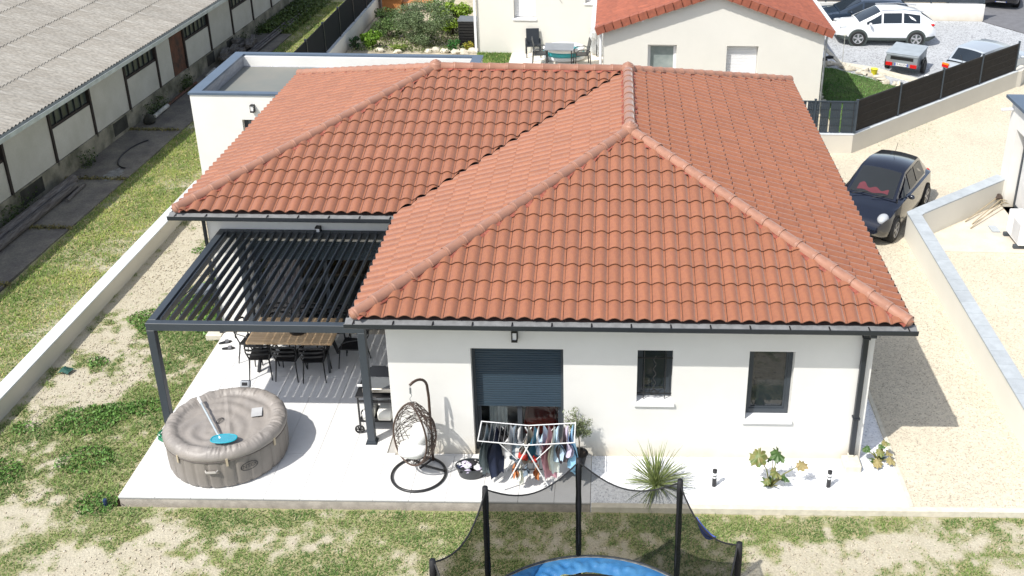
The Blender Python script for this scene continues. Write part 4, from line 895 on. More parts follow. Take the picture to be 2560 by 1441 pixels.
# ------------------------------------------------------------------ drying rack with laundry
t = thing('laundry_rack', 'white folding clothes airer full of washing in front of the half closed shutter', 'clothes airer', (2.78, -.30, 0))
rk = M('white_rack_tube', (.80, .80, .80), .35)
zl = lambda x: .98-.055*(1-min(1, abs(x)/.8))
b = MB()
for y in (-.27, .27): b.tube([(-.80, y, zl(-.8)+.02), (0, y, zl(0)), (.80, y, zl(.8)+.01)], .0095, 7)
for sx in (-1, 1): b.tube([(sx*.79, -.27, zl(.79)+.02), (sx*.79, .27, zl(.79)+.02)], .011, 7)
b.build('top_frame', rk, t)
b = MB(); rods = [-.70, -.62, -.54, -.46, -.38, -.30, -.21, -.13, .0, .10, .18, .26, .34, .43, .51, .59, .67, .75]
for x in rods: b.cyl((x, -.27, zl(x)), (x, .27, zl(x)), .0022, 6)
b.build('rods', M('grey_rack_rod', (.45, .45, .46), .4), t)
for y in (-.25, .2):
    for s in (-1, 1):
        b = MB(); b.tube([(-s*.05, y, .94), (s*.40, y-.03 if y < 0 else y+.03, .0)], .0125, 7); b.tube([(s*.16, y, .62), (s*.45, y, .95)], .008, 6); b.build('leg', rk, t)
b = MB(); b.cyl((-.24, -.25, .42), (.26, -.25, .42), .012, 6); b.cyl((-.24, .2, .42), (.26, .2, .42), .012, 6); [b.cyl((x, -.25, .42), (x, .2, .42), .004, 5) for x in (-.2, -.1, 0, .1, .2)]; b.build('lower_shelf', black_p, t)
def cmat(nm, c): return M(nm, c, .9, var=.08, vs=9)
CM = dict(gg=cmat('grey_green_cloth', (0.330, 0.390, 0.405)), gd=cmat('grey_denim', (0.150, 0.195, 0.240)), nv=cmat('navy_cloth', (0.014, 0.022, 0.054)), bk=cmat('black_cloth', (0.014, 0.014, 0.017)), wh=cmat('white_cloth', (0.800, 0.800, 0.800)), gy=cmat('pale_grey_cloth', (0.600, 0.600, 0.600)),
          kh=cmat('khaki_cloth', (0.255, 0.225, 0.180)), tl=cmat('teal_cloth', (.03, .13, .20)), pk=cmat('pink_striped_cloth', (0.495, 0.255, 0.300)), lb=cmat('pale_blue_cloth', (0.495, 0.645, 0.800)), br=cmat('brown_cloth', (0.120, 0.090, 0.090)), ld=cmat('light_denim', (0.300, 0.570, 0.800)), rd=cmat('red_cloth', (0.540, 0.036, 0.024)), og=cmat('orange_cloth', (.42, .15, .05)), cr=cmat('cream_cloth', (0.800, 0.800, 0.705)), pu=cmat('lilac_cloth', (0.600, 0.540, 0.690)))
GN = {'gg': 'grey green', 'gd': 'dark grey denim', 'nv': 'navy blue', 'bk': 'black', 'wh': 'white', 'gy': 'light grey', 'kh': 'khaki', 'tl': 'teal blue', 'pk': 'pink striped', 'lb': 'pale blue', 'br': 'dark brown', 'ld': 'light blue denim', 'rd': 'red', 'og': 'orange', 'cr': 'cream', 'pu': 'lilac'}
def cloth(nm, x, y0, y1, z, drop, key, label, flare=1.15, topz=None):
    w = (y1-y0); sd = random.random()*9; tilt = random.gauss(0, .02); turn = random.choice((-1, 1))*random.uniform(.6, 1.15); b = MB(); N = 10; Mv = 8
    def half(sgn, dr):
        def fn(u, v):
            zz = z-dr*v; ww = w*(1-.50*v**.7); ph_ = turn*min(1, v*1.6); a_ = (u-.5)*ww; wav = .022*v**.5*math.sin(u*8+sd)+.012*v**.5*math.sin(u*15+sd*2); th2_ = sgn*(.008+.020*v**.5)+wav
            xx = x+a_*math.sin(ph_)+th2_*math.cos(ph_)+tilt*v; yy = (y0+y1)/2-.10*v+a_*math.cos(ph_)-th2_*math.sin(ph_)
            return (xx, yy, zz+.035*math.sin(u*5+sd)*v+.02*math.sin(u*11+sd)*v*v)
        return fn
    b.grid(N, Mv, half(1, drop)); b.grid(N, Mv, half(-1, drop*random.uniform(.75, .95)))
    o = b.build(nm, CM[key], smooth='all', fix=False); o.location = t.location
    return tag(o, label, 'laundry', 'clothes drying on the white airer')
L = [(-.70, -.26, .22, .62, 'gg', 'trousers', 'grey green trousers hanging at the far left of the airer'), (-.62, -.1, .24, .60, 'gd', 'trousers', 'dark grey jeans hanging second from the left of the airer'), (-.54, -.26, .2, .64, 'nv', 'trousers', 'long navy blue trousers near the left end of the airer'),
     (-.46, .0, .26, .26, 'bk', 'shirt', 'short black shirt at the back left of the airer'), (-.38, .0, .26, .30, 'bk', 'shirt', 'black patterned top beside the black shirt on the airer'), (-.30, -.2, .24, .30, 'gy', 'shirt', 'light grey shirt left of the airer middle'), (-.21, -.2, .26, .42, 'gd', 'shirt', 'slate grey top left of the airer centre joint'),
     (-.13, -.24, .22, .34, 'gy', 'shirt', 'mid grey striped shirt next to the airer centre'), (.0, -.26, .24, .38, 'kh', 'shirt', 'khaki shirt at the centre of the airer'), (.10, -.25, .24, .34, 'tl', 'shirt', 'teal blue shirt right of the airer centre'), (.18, -.2, .24, .36, 'wh', 'shirt', 'white shirt next to the teal one on the airer'),
     (.26, -.2, .25, .30, 'lb', 'shirt', 'pale blue shirt behind the pink striped one'), (.34, -.26, .24, .66, 'pk', 'trousers', 'long pink striped trousers on the right half of the airer'), (.43, -.26, .2, .56, 'cr', 'trousers', 'cream trousers hanging right of the pink striped ones'), (.51, -.26, .22, .42, 'lb', 'shirt', 'pale blue shirt hanging right of the cream trousers'),
     (.59, -.25, .2, .38, 'br', 'shirt', 'dark brown shirt near the right end of the airer'), (.67, -.24, .22, .30, 'pu', 'shirt', 'lilac shirt second from the right end of the airer'), (.76, -.30, .26, .66, 'ld', 'jeans', 'light blue denim jeans draped over the right end of the airer')]
for x, y0, y1, dr, k, nm, lab in L: dr *= 1.2; cloth(nm, x, y0, y1, zl(x)+.008, dr, k, lab)
for x, dr, k, lab in ((-.20, .12, 'og', 'orange sock on the lower shelf of the airer, left'), (-.10, .32, 'cr', 'cream towel hanging from the lower shelf of the airer'), (.0, .14, 'gd', 'grey sock in the middle of the airer lower shelf'), (.16, .16, 'og', 'orange cloth hanging at the right of the airer lower shelf')):
    cloth('small_laundry', x, -.28, -.10, .435, dr, k, lab)
b = MB(); b.blob((-.06, -.12, .62), .075, 12, 9, .5, 1.3); b.blob((.11, -.1, .52), .055, 12, 9, .5); o = b.build('bundled_cloth', CM['rd'], smooth='all'); o.location = t.location; tag(o, 'bundled red cloth hanging in the middle of the airer', 'laundry')
# basket
t = thing('laundry_basket', 'oval black basket heaped with black, white and red washing', 'laundry basket', (1.80, -.19, 0))
b = MB(); pr = [(.0, .0), (.75, 0), (.80, .01), (1.0, .20), (1.05, .205), (1.05, .22), (.97, .215), (.78, .02), (0, .012)]
b.lathe([(r*.26, z) for r, z in pr], 28, sx=1, sy=.66); b.build('tub', M('dark_basket_plastic', (.035, .04, .045), .45), t, smooth=40)
for k in range(26):
    a = random.uniform(0, 6.28); q = .2*math.sqrt(random.random()); key = random.choices(['bk', 'wh', 'pu', 'gy', 'nv'], [5, 4, 4, 2, 1])[0] if k != 3 else 'rd'
    if k == 3: a, q = .2, .13
    b = MB(); b.blob((q*math.cos(a), q*math.sin(a)*.62, .18+.07*(1-q/.2)*random.uniform(.6, 1)), random.uniform(.045, .075), 10, 7, .45, .55); b.build('garment', CM[key], t, smooth='all')

# ------------------------------------------------------------------ potted olive tree
def leaf_at(b, base, d, L, w, droop=.0, fold=0, seg=4, up=Vector((0, 0, 1))):
    d = d.normalized(); s = d.cross(up); s = s.normalized() if s.length > .01 else Vector((1, 0, 0)); vs = []; p = base.copy(); dd = d.copy()
    for i in range(seg+1):
        q = i/seg; ww = w*math.sin(math.pi*min(.999, .12+q*.88))**.7 if q < 1 else .002
        vs += [p-s*ww*.5, p+s*ww*.5]; dd = (dd+Vector((0, 0, -droop/seg))).normalized(); p = p+dd*(L/seg)
    b.add(vs, [(2*i, 2*i+1, 2*i+3, 2*i+2) for i in range(seg)])
t = thing('olive_tree', 'small olive tree in a dark pot beside the clothes airer', 'potted tree', (3.62, .14, 0))
b = MB(); b.lathe([(0, 0), (.10, 0), (.15, .22), (.165, .24), (.15, .245), (.135, .215), (0, .21)], 20); b.build('pot', black_p, t, smooth=40)
b = MB(); b.cyl((0, 0, .205), (0, 0, .216), .13, 14); b.build('potting_soil', M('dark_soil', (.03, .022, .015), .95), t)
b = MB(); b.tube([(0, 0, .2), (.01, .0, .45), (-.01, .01, .7)], [.014, .012, .009], 7)
tips = []
for k in range(16):
    a = random.uniform(0, 6.28); q = random.uniform(.08, .24); z = random.uniform(.65, 1.12); p1 = Vector((q*math.cos(a), q*math.sin(a)*.8, z)); st = Vector((0, 0, random.uniform(.5, .72))); b.tube([st, (st+p1)/2+Vector((0, 0, .05)), p1], [.006, .005, .003], 4); tips.append((st, p1))
b.build('trunk', M('olive_bark', (.16, .13, .10), .9), t)
def ol():
    s, p1 = random.choice(tips); q = random.uniform(.35, 1.08); return s+(p1-s)*q+Vector([random.gauss(0, .03) for _ in range(3)])
leafcloud('crown', leaf_m, 1500, ol, .05, (.09, .12, .05), (.26, .30, .16), t, asp=.28)
# fountain of strap leaves
t = thing('strap_leaf_plant', 'spiky variegated green strap-leaved plant in white gravel', 'plant', (4.94, -.40, -.01))
gm1 = M('variegated_leaf', (.10, .15, .035), .5, rand=.35, col2=(.24, .27, .10), vs=14)
for grp in range(1):
    for k in range(190):
        b = MB(); a = random.uniform(0, 6.28); el = random.uniform(.15, 1.45); d = Vector((math.cos(a)*math.cos(el), math.sin(a)*math.cos(el), math.sin(el)))
        leaf_at(b, Vector((random.gauss(0, .02), random.gauss(0, .02), .02)), d, random.uniform(.48, .84)*(1-.15*(el < .4)), .017, random.uniform(.15, .75), seg=6); b.build('leaf', gm1, t, fix=False)
# giant-leaved plants
def big_leaf(b, c, nrm, tipd, Rr, lobes=9):
    nrm = nrm.normalized(); x = tipd-nrm*tipd.dot(nrm); x.normalize(); y = nrm.cross(x); N = 40; vs = [c]
    for q in (.5, 1):
        for k in range(N):
            a = 2*math.pi*k/N; r = Rr*q*(1-.24*abs(math.sin(a*lobes/2))-.06*math.sin(a*23+Rr*99))*(1+.18*math.cos(a)); r *= (1-.35*math.exp(-((abs(a-math.pi))/.22)**2))
            vs.append(c+x*r*math.cos(a)+y*r*.9*math.sin(a)+nrm*(.16*Rr*math.sin(a*lobes)*q+.30*Rr*q*q*math.cos(2*a)-.22*Rr*q*q+.08*Rr*math.sin(a*17)*q))
    fs = [(0, 1+k, 1+(k+1) % N) for k in range(N)]+[(1+k, 1+N+k, 1+N+(k+1) % N, 1+(k+1) % N) for k in range(N)]; b.add(vs, fs)
lgm = [M('big_leaf_green', (.035, .09, .02), .45, col2=(.08, .14, .03), vs=12), M('big_leaf_yellowing', (.09, .15, .035), .5, col2=(.24, .20, .07), vs=9), M('big_leaf_dry', (.34, .26, .12), .6, col2=(.22, .20, .07), vs=12)]
def bigplant(loc, lab, spec, base=True):
    t = thing('large_leaf_plant', lab, 'plant', loc)
    for (px, py, pz, r, mi, nx_, ny_) in spec:
        c = Vector((px, py, pz)); b = MB(); big_leaf(b, c, Vector((nx_, ny_, .8)), Vector((px, py-.2, -.4)), r); o = b.build('leaf', lgm[mi], t, smooth='all', fix=False)
        b = MB(); b.tube([(random.gauss(0, .02), random.gauss(0, .02), 0), (px*.4, py*.4, pz*.55), c-Vector((0, 0, .01))], [.016, .011, .007], 6); b.build('stem', lgm[1], t, smooth='all')
    if base:
        for k in range(16):
            b = MB(); a = random.uniform(0, 6.28); leaf_at(b, Vector((0, 0, .0)), Vector((math.cos(a), math.sin(a), random.uniform(.3, 2.5))), random.uniform(.10, .26), .05, .6, seg=3); b.build('shoot', lgm[k % 2], t, fix=False)
bigplant((6.90, -.36, -.01), 'tall large-leaved plant between the two garden bollard lights', [(-.26, .0, .62, .19, 1, -.25, -.6), (.08, .08, .62, .16, 0, .5, -.5), (.05, -.05, .34, .13, 1, .6, -.2), (.48, .05, .42, .12, 2, .1, -.5), (-.1, -.08, .16, .08, 1, -.4, -.4), (.22, -.02, .2, .09, 0, .6, -.3), (.0, .1, .48, .12, 0, 0, .3)])
bigplant((8.86, .34, -.01), 'small yellowing large-leaved plant beside the house corner', [(-.22, .02, .26, .09, 0, -.3, -.3), (.12, .1, .34, .09, 1, .2, -.2), (.02, -.03, .24, .10, 1, 0, -.6), (-.05, -.18, .12, .11, 2, -.2, -.6), (.2, -.1, .12, .10, 2, .3, -.5), (.05, .05, .3, .08, 0, .1, -.1), (.18, .02, .18, .08, 2, .5, 0)])
# bollard lights
def bollard(loc, lab):
    t = thing('bollard_light', lab, 'garden light', loc, 0, 'black garden bollard lights')
    b = MB(); b.cyl((0, 0, 0), (0, 0, .17), .038, 16); b.cyl((0, 0, .21), (0, 0, .225), .038, 16); b.build('post', black_m, t)
    b = MB(); b.cyl((0, 0, .17), (0, 0, .21), .033, 16); b.cyl((0, 0, .225), (0, 0, .285), .033, 16); b.build('diffuser', white_pvc, t)
    b = MB(); b.lathe([(.0, .34), (.03, .338), (.04, .33), (.04, .285), (0, .285)], 16); b.build('cap', black_m, t, smooth=40)
bollard((5.93, -.37, -.015), 'black and white bollard light between the spiky plant and the large-leaved plant'); bollard((7.87, -.36, -.015), 'black and white bollard light near the downpipe block')
t = thing('downpipe_block', 'cream concrete rainwater block at the foot of the downpipe', 'drain block', (8.36, .18, 0)); b = MB(); b.box(-.15, .15, -.17, .16, -.1, .13, bev=.02); b.box(-.05, .05, .08, .17, .131, .16); b.build('block', kerb_m, t)

# ------------------------------------------------------------------ trampoline
TC0 = Vector((3.90, -4.93, GL)); t = thing('trampoline', 'round blue-edged trampoline with black safety net on padded poles', 'trampoline', TC0)
RT = 1.86; ang = [R(183), R(138), R(95.5), R(50.5), R(8), R(-36), R(-82), R(-130)]
def ringpts(r, z, n=64): return [(r*math.cos(2*math.pi*k/n), r*math.sin(2*math.pi*k/n), z) for k in range(n)]
b = MB(); b.tube(ringpts(RT+.0, .985), .025, 8, closed=True); b.build('rim', zinc, t, smooth='all')
pad = M('blue_pad', (.025, .135, .34), .4, var=.08, vs=3, bump=.8, bs=5, col2=(.06, .20, .40))
b = MB()
b.grid(420, 8, lambda u, v: ((RT-.04-.30*v)*math.cos(2*math.pi*u), (RT-.04-.30*v)*math.sin(2*math.pi*u), 1.0+.022*math.sin(v*math.pi)+.030*noise.noise(Vector((u*120, v*3, 0)))*math.sin(v*math.pi*.9)*1.5+.014*math.sin(u*2*math.pi*31+v*4+3*math.sin(u*40))*v)); b.build('pad', pad, t, smooth='all', fix=False)
b = MB(); b.grid(64, 1, lambda u, v: ((RT-.34)*(1-v*.9999)*math.cos(2*math.pi*u), (RT-.34)*(1-v*.9999)*math.sin(2*math.pi*u), .985-.01*v)); b.build('jumping_mat', M('mat_black', (.01, .01, .011), .6), t, fix=False)
for k in range(4):
    a = R(45+90*k+20); b = MB(); p = lambda r, aa, z: (r*math.cos(aa), r*math.sin(aa), z); b.tube([p(RT-.03, a-.33, .97), p(RT+.02, a-.30, .03), p(RT+.02, a+.30, .03), p(RT-.03, a+.33, .97)], .024, 8); b.build('leg', zinc, t)
PT = 2.70; sleeve = M('black_foam_sleeve', (.008, .008, .010), .7, bump=.5, bs=25)
for a in ang:
    lean = .03; b = MB(); p = [((RT+.03-lean*q)*math.cos(a), (RT+.03-lean*q)*math.sin(a), .62+(PT-.62)*q) for q in np.linspace(0, 1, 12)]
    b.tube(p, [.042+.004*math.sin(i*2.1) for i in range(12)], 10); o = b.build('pole', sleeve, t, smooth='all')
    b = MB(); b.cyl(((RT+.03)*math.cos(a), (RT+.03)*math.sin(a), .1), ((RT+.03)*math.cos(a), (RT+.03)*math.sin(a), 1.04), .024, 8); b.build('pole_base', M('blue_sleeve', (.01, .08, .3), .5), t)
netm = bpy.data.materials.new('black_netting'); netm.use_nodes = True; n_ = netm.node_tree; n_.nodes.clear(); o_ = n_.nodes.new('ShaderNodeOutputMaterial'); m_ = n_.nodes.new('ShaderNodeMixShader'); t_ = n_.nodes.new('ShaderNodeBsdfTransparent'); d_ = n_.nodes.new('ShaderNodeBsdfDiffuse'); d_.inputs[0].default_value = (.012, .014, .013, 1); m_.inputs[0].default_value = .70
n_.links.new(t_.outputs[0], m_.inputs[1]); n_.links.new(d_.outputs[0], m_.inputs[2]); n_.links.new(m_.outputs[0], o_.inputs[0])
as_ = sorted([a % (2*math.pi) for a in ang]); b = MB(); edge = []
for i in range(8):
    a0 = as_[i]; a1 = as_[(i+1) % 8]+(2*math.pi if i == 7 else 0)
    def netp(u, v, a0=a0, a1=a1):
        a = a0+(a1-a0)*u; s = 4*u*(1-u); r = RT-.02; ch = r*math.cos((a1-a0)/2)/math.cos(a-(a0+a1)/2); rr = r*(1-v)+v*(ch-.03*s); sag = .27*s*v
        if v > .01: rr -= .05*s*math.sin(v*math.pi)
        return (rr*math.cos(a), rr*math.sin(a), .99+(PT-.03-.99)*v-sag)
    b.grid(14, 10, netp); edge += [netp(u/14, 1) for u in range(14)]
b.build('safety_net', netm, t, smooth='all', fix=False)
b = MB(); b.tube(edge, .012, 5, closed=True); b.build('net_edge', M('net_edge_black', (.012, .012, .013), .7), t)
b = MB(); a0, a1 = as_[0], as_[1]
def fl(u, v):
    q = .68-.36*u; aa = a0+(a1-a0)*q; s = 4*q*(1-q); r = (RT-.02)*math.cos((a1-a0)/2)/math.cos(aa-(a0+a1)/2)-.03*s; return ((r+.02+.015*math.sin(v*9))*math.cos(aa), (r+.02)*math.sin(aa), PT-.03-.27*s+.02-v*.17*math.sin(math.pi*min(1, u*.85+.15))); 
b.grid(20, 4, fl); b.build('blue_flap', M('blue_flap_cloth', (.05, .09, .42), .6, stretch=(1, 1, 12), col2=(.12, .17, .5)), t, fix=False)

# ------------------------------------------------------------------ walls and fences
def coping_run(parent, p, q, z, w, mat, step=.5, side=(0, 0), th_=.035):
    p = Vector((*p, z)); q = Vector((*q, z)); d = q-p; L = d.length; d.normalize(); n = max(1, round(L/step)); c = L/n; s = Vector((-d.y, d.x, 0))
    for k in range(n):
        b = MB(); a = p+d*(k*c+.003); e_ = p+d*((k+1)*c-.003); up = Vector((0, 0, random.uniform(0, .003))); m = (a+e_)/2+up+Vector((0, 0, th_/2)); b.obox(m, d, s, (0, 0, 1), (c-.006)/2, w/2, th_/2); b.build('coping_slab', mat, parent, world=True)
t = thing('garden_wall', 'long low white garden wall between the grass strip and the sandy side garden', 'wall', (-7, 4, 0))
b = MB(); x = lambda y: -7.185+.0133*(y-2); b.prism([(x(-8)-.13, -8), (x(-8)+.13, -8), (x(11.75)+.13, 11.75), (x(11.75)-.13, 11.75)], -.4, .262); b.build('wall', render_b, t, world=True)
coping_run(t, (x(-8), -8), (x(11.75), 11.75), .264, .285, wallcap_m, 1.0)
t = thing('boundary_wall', 'beige rendered wall carrying the grey mesh fence behind the driveway', 'wall', (11.4, 15.3, 0))
F0, F1, F2 = Vector((4.2, 15.72, 0)), Vector((11.41, 15.27, 0)), Vector((18.75, 22.1, 0)); F0 = Vector((.6, 15.27, 0))
dd = (F2-F1).normalized(); s = Vector((-dd.y, dd.x, 0)); th2 = .20
b = MB(); k = .2*math.tan(math.atan2(dd.y, dd.x)/2)
b.prism([(.4, 15.27), (11.41, 15.27), (18.75, 22.1), (18.75+s.x*th2, 22.1+s.y*th2), (11.41-k, 15.47), (.4, 15.47)], -.3, .56); b.prism([(18.75, 22.1), (18.95, 22.2), (19.35, 22.9), (19.15, 23.0), (18.75+s.x*th2, 22.1+s.y*th2)], -.3, .562); b.build('wall', render_b, t, world=True)
b = MB(); b.prism([(.4, 15.262), (11.413, 15.262), (18.756, 22.092), (18.75+s.x*th2, 22.1+s.y*th2+.01), (11.41-k, 15.48), (.4, 15.48)], .5605, .585); b.build('capping', wallcap_m, t, world=True)
t = thing('mesh_fence', 'dark grey welded mesh fence with privacy slats on top of the beige wall', 'fence', (11.4, 15.4, 0))
fb = M('fence_slat_brown', (.040, .034, .030), .7, var=.12, vs=4); fg = M('fence_slate', (.045, .06, .075), .5, var=.06)
def fence_panel(parent, p, q, z0, z1, panel, wire, gaps=False, name='fence_panel'):
    p = Vector((*p, 0)); q = Vector((*q, 0)); d = q-p; L = d.length; d.normalize(); s = Vector((-d.y, d.x, 0)); b = MB()
    k = 0; 
    while k < L-.03:
        if not (gaps and random.random() < .18):
            b.obox(p+d*(k+.024)+Vector((0, 0, (z0+z1)/2)), d, s, (0, 0, 1), .0225, .004, (z1-z0)/2-.01)
        k += .05
    o = b.build(name, panel, parent, world=True)
    b = MB(); k = .0
    while k <= L: b.obox(p+d*k-s*.012+Vector((0, 0, (z0+z1)/2)), d, s, (0, 0, 1), .004, .003, (z1-z0)/2); k += .05
    for z in (z0+.02, z0+(z1-z0)*.25, z0+(z1-z0)*.5, z0+(z1-z0)*.75, z1-.03): b.obox(p+d*L/2-s*.016+Vector((0, 0, z)), d, s, (0, 0, 1), L/2, .005, .006)
    b.obox(p+d*L/2+Vector((0, 0, z1-.005)), d, s, (0, 0, 1), L/2, .016, .01)
    b.build('wire_mesh', wire, o, world=True); return o
def fence_post(parent, p, z0, z1, m, r=.03):
    b = MB(); b.box(p[0]-r, p[0]+r, p[1]-r, p[1]+r, z0, z1); b.box(p[0]-r-.006, p[0]+r+.006, p[1]-r-.006, p[1]+r+.006, z1, z1+.02); b.build('post', m, parent, world=True)
xs = [11.46, 10.2, 7.7, 5.2, 2.7, .6]
for a, c in zip(xs[:-1], xs[1:]): fence_panel(t, (c+.03, 15.37), (a-.03, 15.37), .60, 1.60, fg, fg, True)
for a in xs: fence_post(t, (a, 15.37), .585, 1.64, fg)
G1_ = F1+s*.1; nP = 4
for k in range(nP):
    a = F1+dd*(9.96*k/nP+.03)+s*.10; c = F1+dd*(9.96*(k+1)/nP-.03)+s*.10; fence_panel(t, a[:2], c[:2], .60, 1.60, fb, M('fence_wire_brown', (.022, .02, .019), .6) if k == 0 else bpy.data.materials['fence_wire_brown'])
    fence_post(t, (F1+dd*(9.96*(k+1)/nP)+s*.10)[:2], .585, 1.66, fg)
# right hand retaining wall
t = thing('retaining_wall', 'white L-shaped garden wall with pale grey coping slabs right of the driveway', 'wall', (11.7, 8, 0))
b = MB(); b.prism([(11.56, -1.0), (11.86, -1.0), (11.88, 9.28), (14.86, 11.72), (14.70, 11.98), (11.58, 9.42)], -.3, .66); b.build('wall', render_c, t, world=True)
coping_run(t, (11.70, -1.0), (11.725, 9.25), .662, .33, coping_m, .5); 
p = Vector((11.60, 9.33)); b = MB(); b.prism([(11.55, 9.255), (11.895, 9.255), (12.02, 9.40), (11.82, 9.65), (11.56, 9.43)], .662, .697); b.build('coping_slab', coping_m, t, world=True)
coping_run(t, (11.925, 9.53), (14.76, 11.85), .662, .33, coping_m, .5)
b = MB(); b.prism([(11.9, 8.65), (14.7, 8.6), (14.7, 11.5), (11.93, 9.25)], -.05, -.005); tag(b.build('concrete_pad', M('pale_concrete', (.62, .56, .47), .85, var=.05, vs=2, fine=.06, fs=30)), kind='structure')
# right hand house
t = thing('white_flat_house', 'white flat-roofed house corner with blue-grey roof edge at the right edge', 'house', (15, 9, 0))
b = MB(); wall_seg(b, (14.75, 12.0), (14.75, 2.5), -.3, 2.85, (1, 0), .4, [(.55, 2.3, -.03, 2.2), (4.2, 6.2, -.03, 2.2)]); wall_seg(b, (15.15, 12.0), (24, 12.0), -.3, 2.85, (0, -1), .3, []); b.build('wall', render_w, t, world=True)
b = MB(); b.box(14.60, 14.95, 2.5, 12.15, 2.852, 2.93); b.box(14.95, 24, 11.8, 12.15, 2.852, 2.93); b.build('coping', anthr_cap, t, world=True)
b = MB(); b.box(14.951, 24, 2.5, 11.799, 2.6, 2.66); b.build('roof_floor', anthr2, t, world=True)
for (ya, yb_) in ((9.7, 11.45), (5.8, 7.8)):
    b = MB(); b.box(15.02, 15.08, ya, ya+.08, 0, 2.2); b.box(15.02, 15.08, yb_-.08, yb_, 0, 2.2); b.box(15.02, 15.08, (ya+yb_)/2-.07, (ya+yb_)/2+.07, 0, 2.2); b.box(15.02, 15.08, ya+.08, yb_-.08, 2.1, 2.2); b.box(15.02, 15.08, ya+.08, yb_-.08, 0, .08); w = b.build('patio_door', anthr, t, world=True)
    b = MB(); b.box(15.05, 15.06, ya+.08, yb_-.08, .08, 2.1); b.build('pane', M('white_shutter_panel', (.7, .7, .7), .4), w, world=True)
b = MB(); b.cyl((14.75, 11.85, 2.62), (14.42, 11.85, 2.60), .04, 10); b.build('roof_spout', white_p, t, world=True)
t = thing('air_conditioner', 'white outdoor air conditioning unit on dark rubber feet beside the flat-roofed house', 'air conditioner', (14.38, 9.22, 0))
b = MB(); b.box(-.16, .18, -.45, .45, .10, .72, bev=.015); b.build('casing', white_pvc, t)
b = MB(); [b.box(-.17, -.162, -.40+.0, .05, .16+k*.045, .18+k*.045) for k in range(11)]; b.build('grille', M('grille_grey', (.5, .5, .5), .5), t)
for y in (-.36, .36): b = MB(); b.box(-.24, .22, y-.05, y+.05, 0, .098, bev=.01); b.build('foot', M('rubber_foot', (.06, .07, .08), .8), t)
b = MB(); b.box(13.92, 14.12, 9.75, 10.1, 0, .04); tag(b.build('paving_offcut', coping_m), 'loose pale grey slab lying beside the air conditioning unit', 'slab')
stickm = M('tool_handle', (.40, .33, .22), .7)
for i, (x0, y0, x1, y1, hd, lab) in enumerate(((13.40, 10.35, 14.55, 11.45, 'brush', 'wooden broom lying nearest the white wall with its dark brush head by the house'), (13.55, 10.22, 14.62, 11.35, 'rake', 'middle wooden garden tool of the three lying by the wall'), (13.42, 9.95, 14.60, 11.15, 'rake', 'longest wooden rake lying farthest from the white wall'))):
    t = thing('garden_tool', lab, 'garden tool', (x0, y0, 0), 0, 'garden tools lying against the wall'); q = Vector((x1-x0, y1-y0, .22)); b = MB(); b.tube([(0, 0, .02), q], .014, 6); b.build('shaft', stickm, t)
    b = MB()
    if hd == 'brush': b.blob(q+Vector((.05, .05, .03)), .11, 9, 7, .3, .8)
    else:
        for k in range(8): a = -.6+k*.17; b.tube([q, q+Vector((math.cos(.8+a)*.22, math.sin(.8+a)*.22, -.05))], .005, 4)
    b.build('tool_head', M('dark_bristles', (.07, .05, .04), .9) if hd == 'brush' else stickm, t)
# left neighbour boundary with solid panels
t = thing('panel_fence', 'white wall topped with black solid fence panels and posts beside the grass strip', 'fence', (-6.4, 25, 0))
b = MB(); b.box(-6.52, -6.34, 15.7, 40, -.3, .62); b.build('wall', render_w, t, world=True)
b = MB(); b.box(-6.54, -6.32, 15.7, 40, .6205, .65); b.build('capping', wallcap_m, t, world=True)
fk = M('black_fence_panel', (.010, .014, .018), .8, var=.05, spec=.15)
yy = [18.4, 20.7, 23.0, 25.3, 27.6, 29.9, 32.2, 34.5]
for a, c in zip(yy[:-1], yy[1:]): b = MB(); b.box(-6.445, -6.415, a+.04, c-.04, .67, 1.74); b.build('panel', fk, t, world=True)
for a in yy: b = MB(); b.box(-6.47, -6.39, a-.035, a+.035, .651, 1.80); b.build('post', anthr2, t, world=True)
# far wall with fence, right
t = thing('far_boundary_wall', 'white wall with grey fence at the back of the grey gravel yard', 'wall', (18, 31.8, 0))
b = MB(); b.box(11.2, 20.6, 31.72, 31.92, -.3, .72); b.build('wall', render_w, t, world=True)
for k in range(4): fence_panel(t, (11.2+2.34*k+.03, 31.82), (11.2+2.34*(k+1)-.03, 31.82), .76, 1.75, fg, fg); fence_post(t, (11.2+2.34*(k+1), 31.82), .72, 1.8, fg)

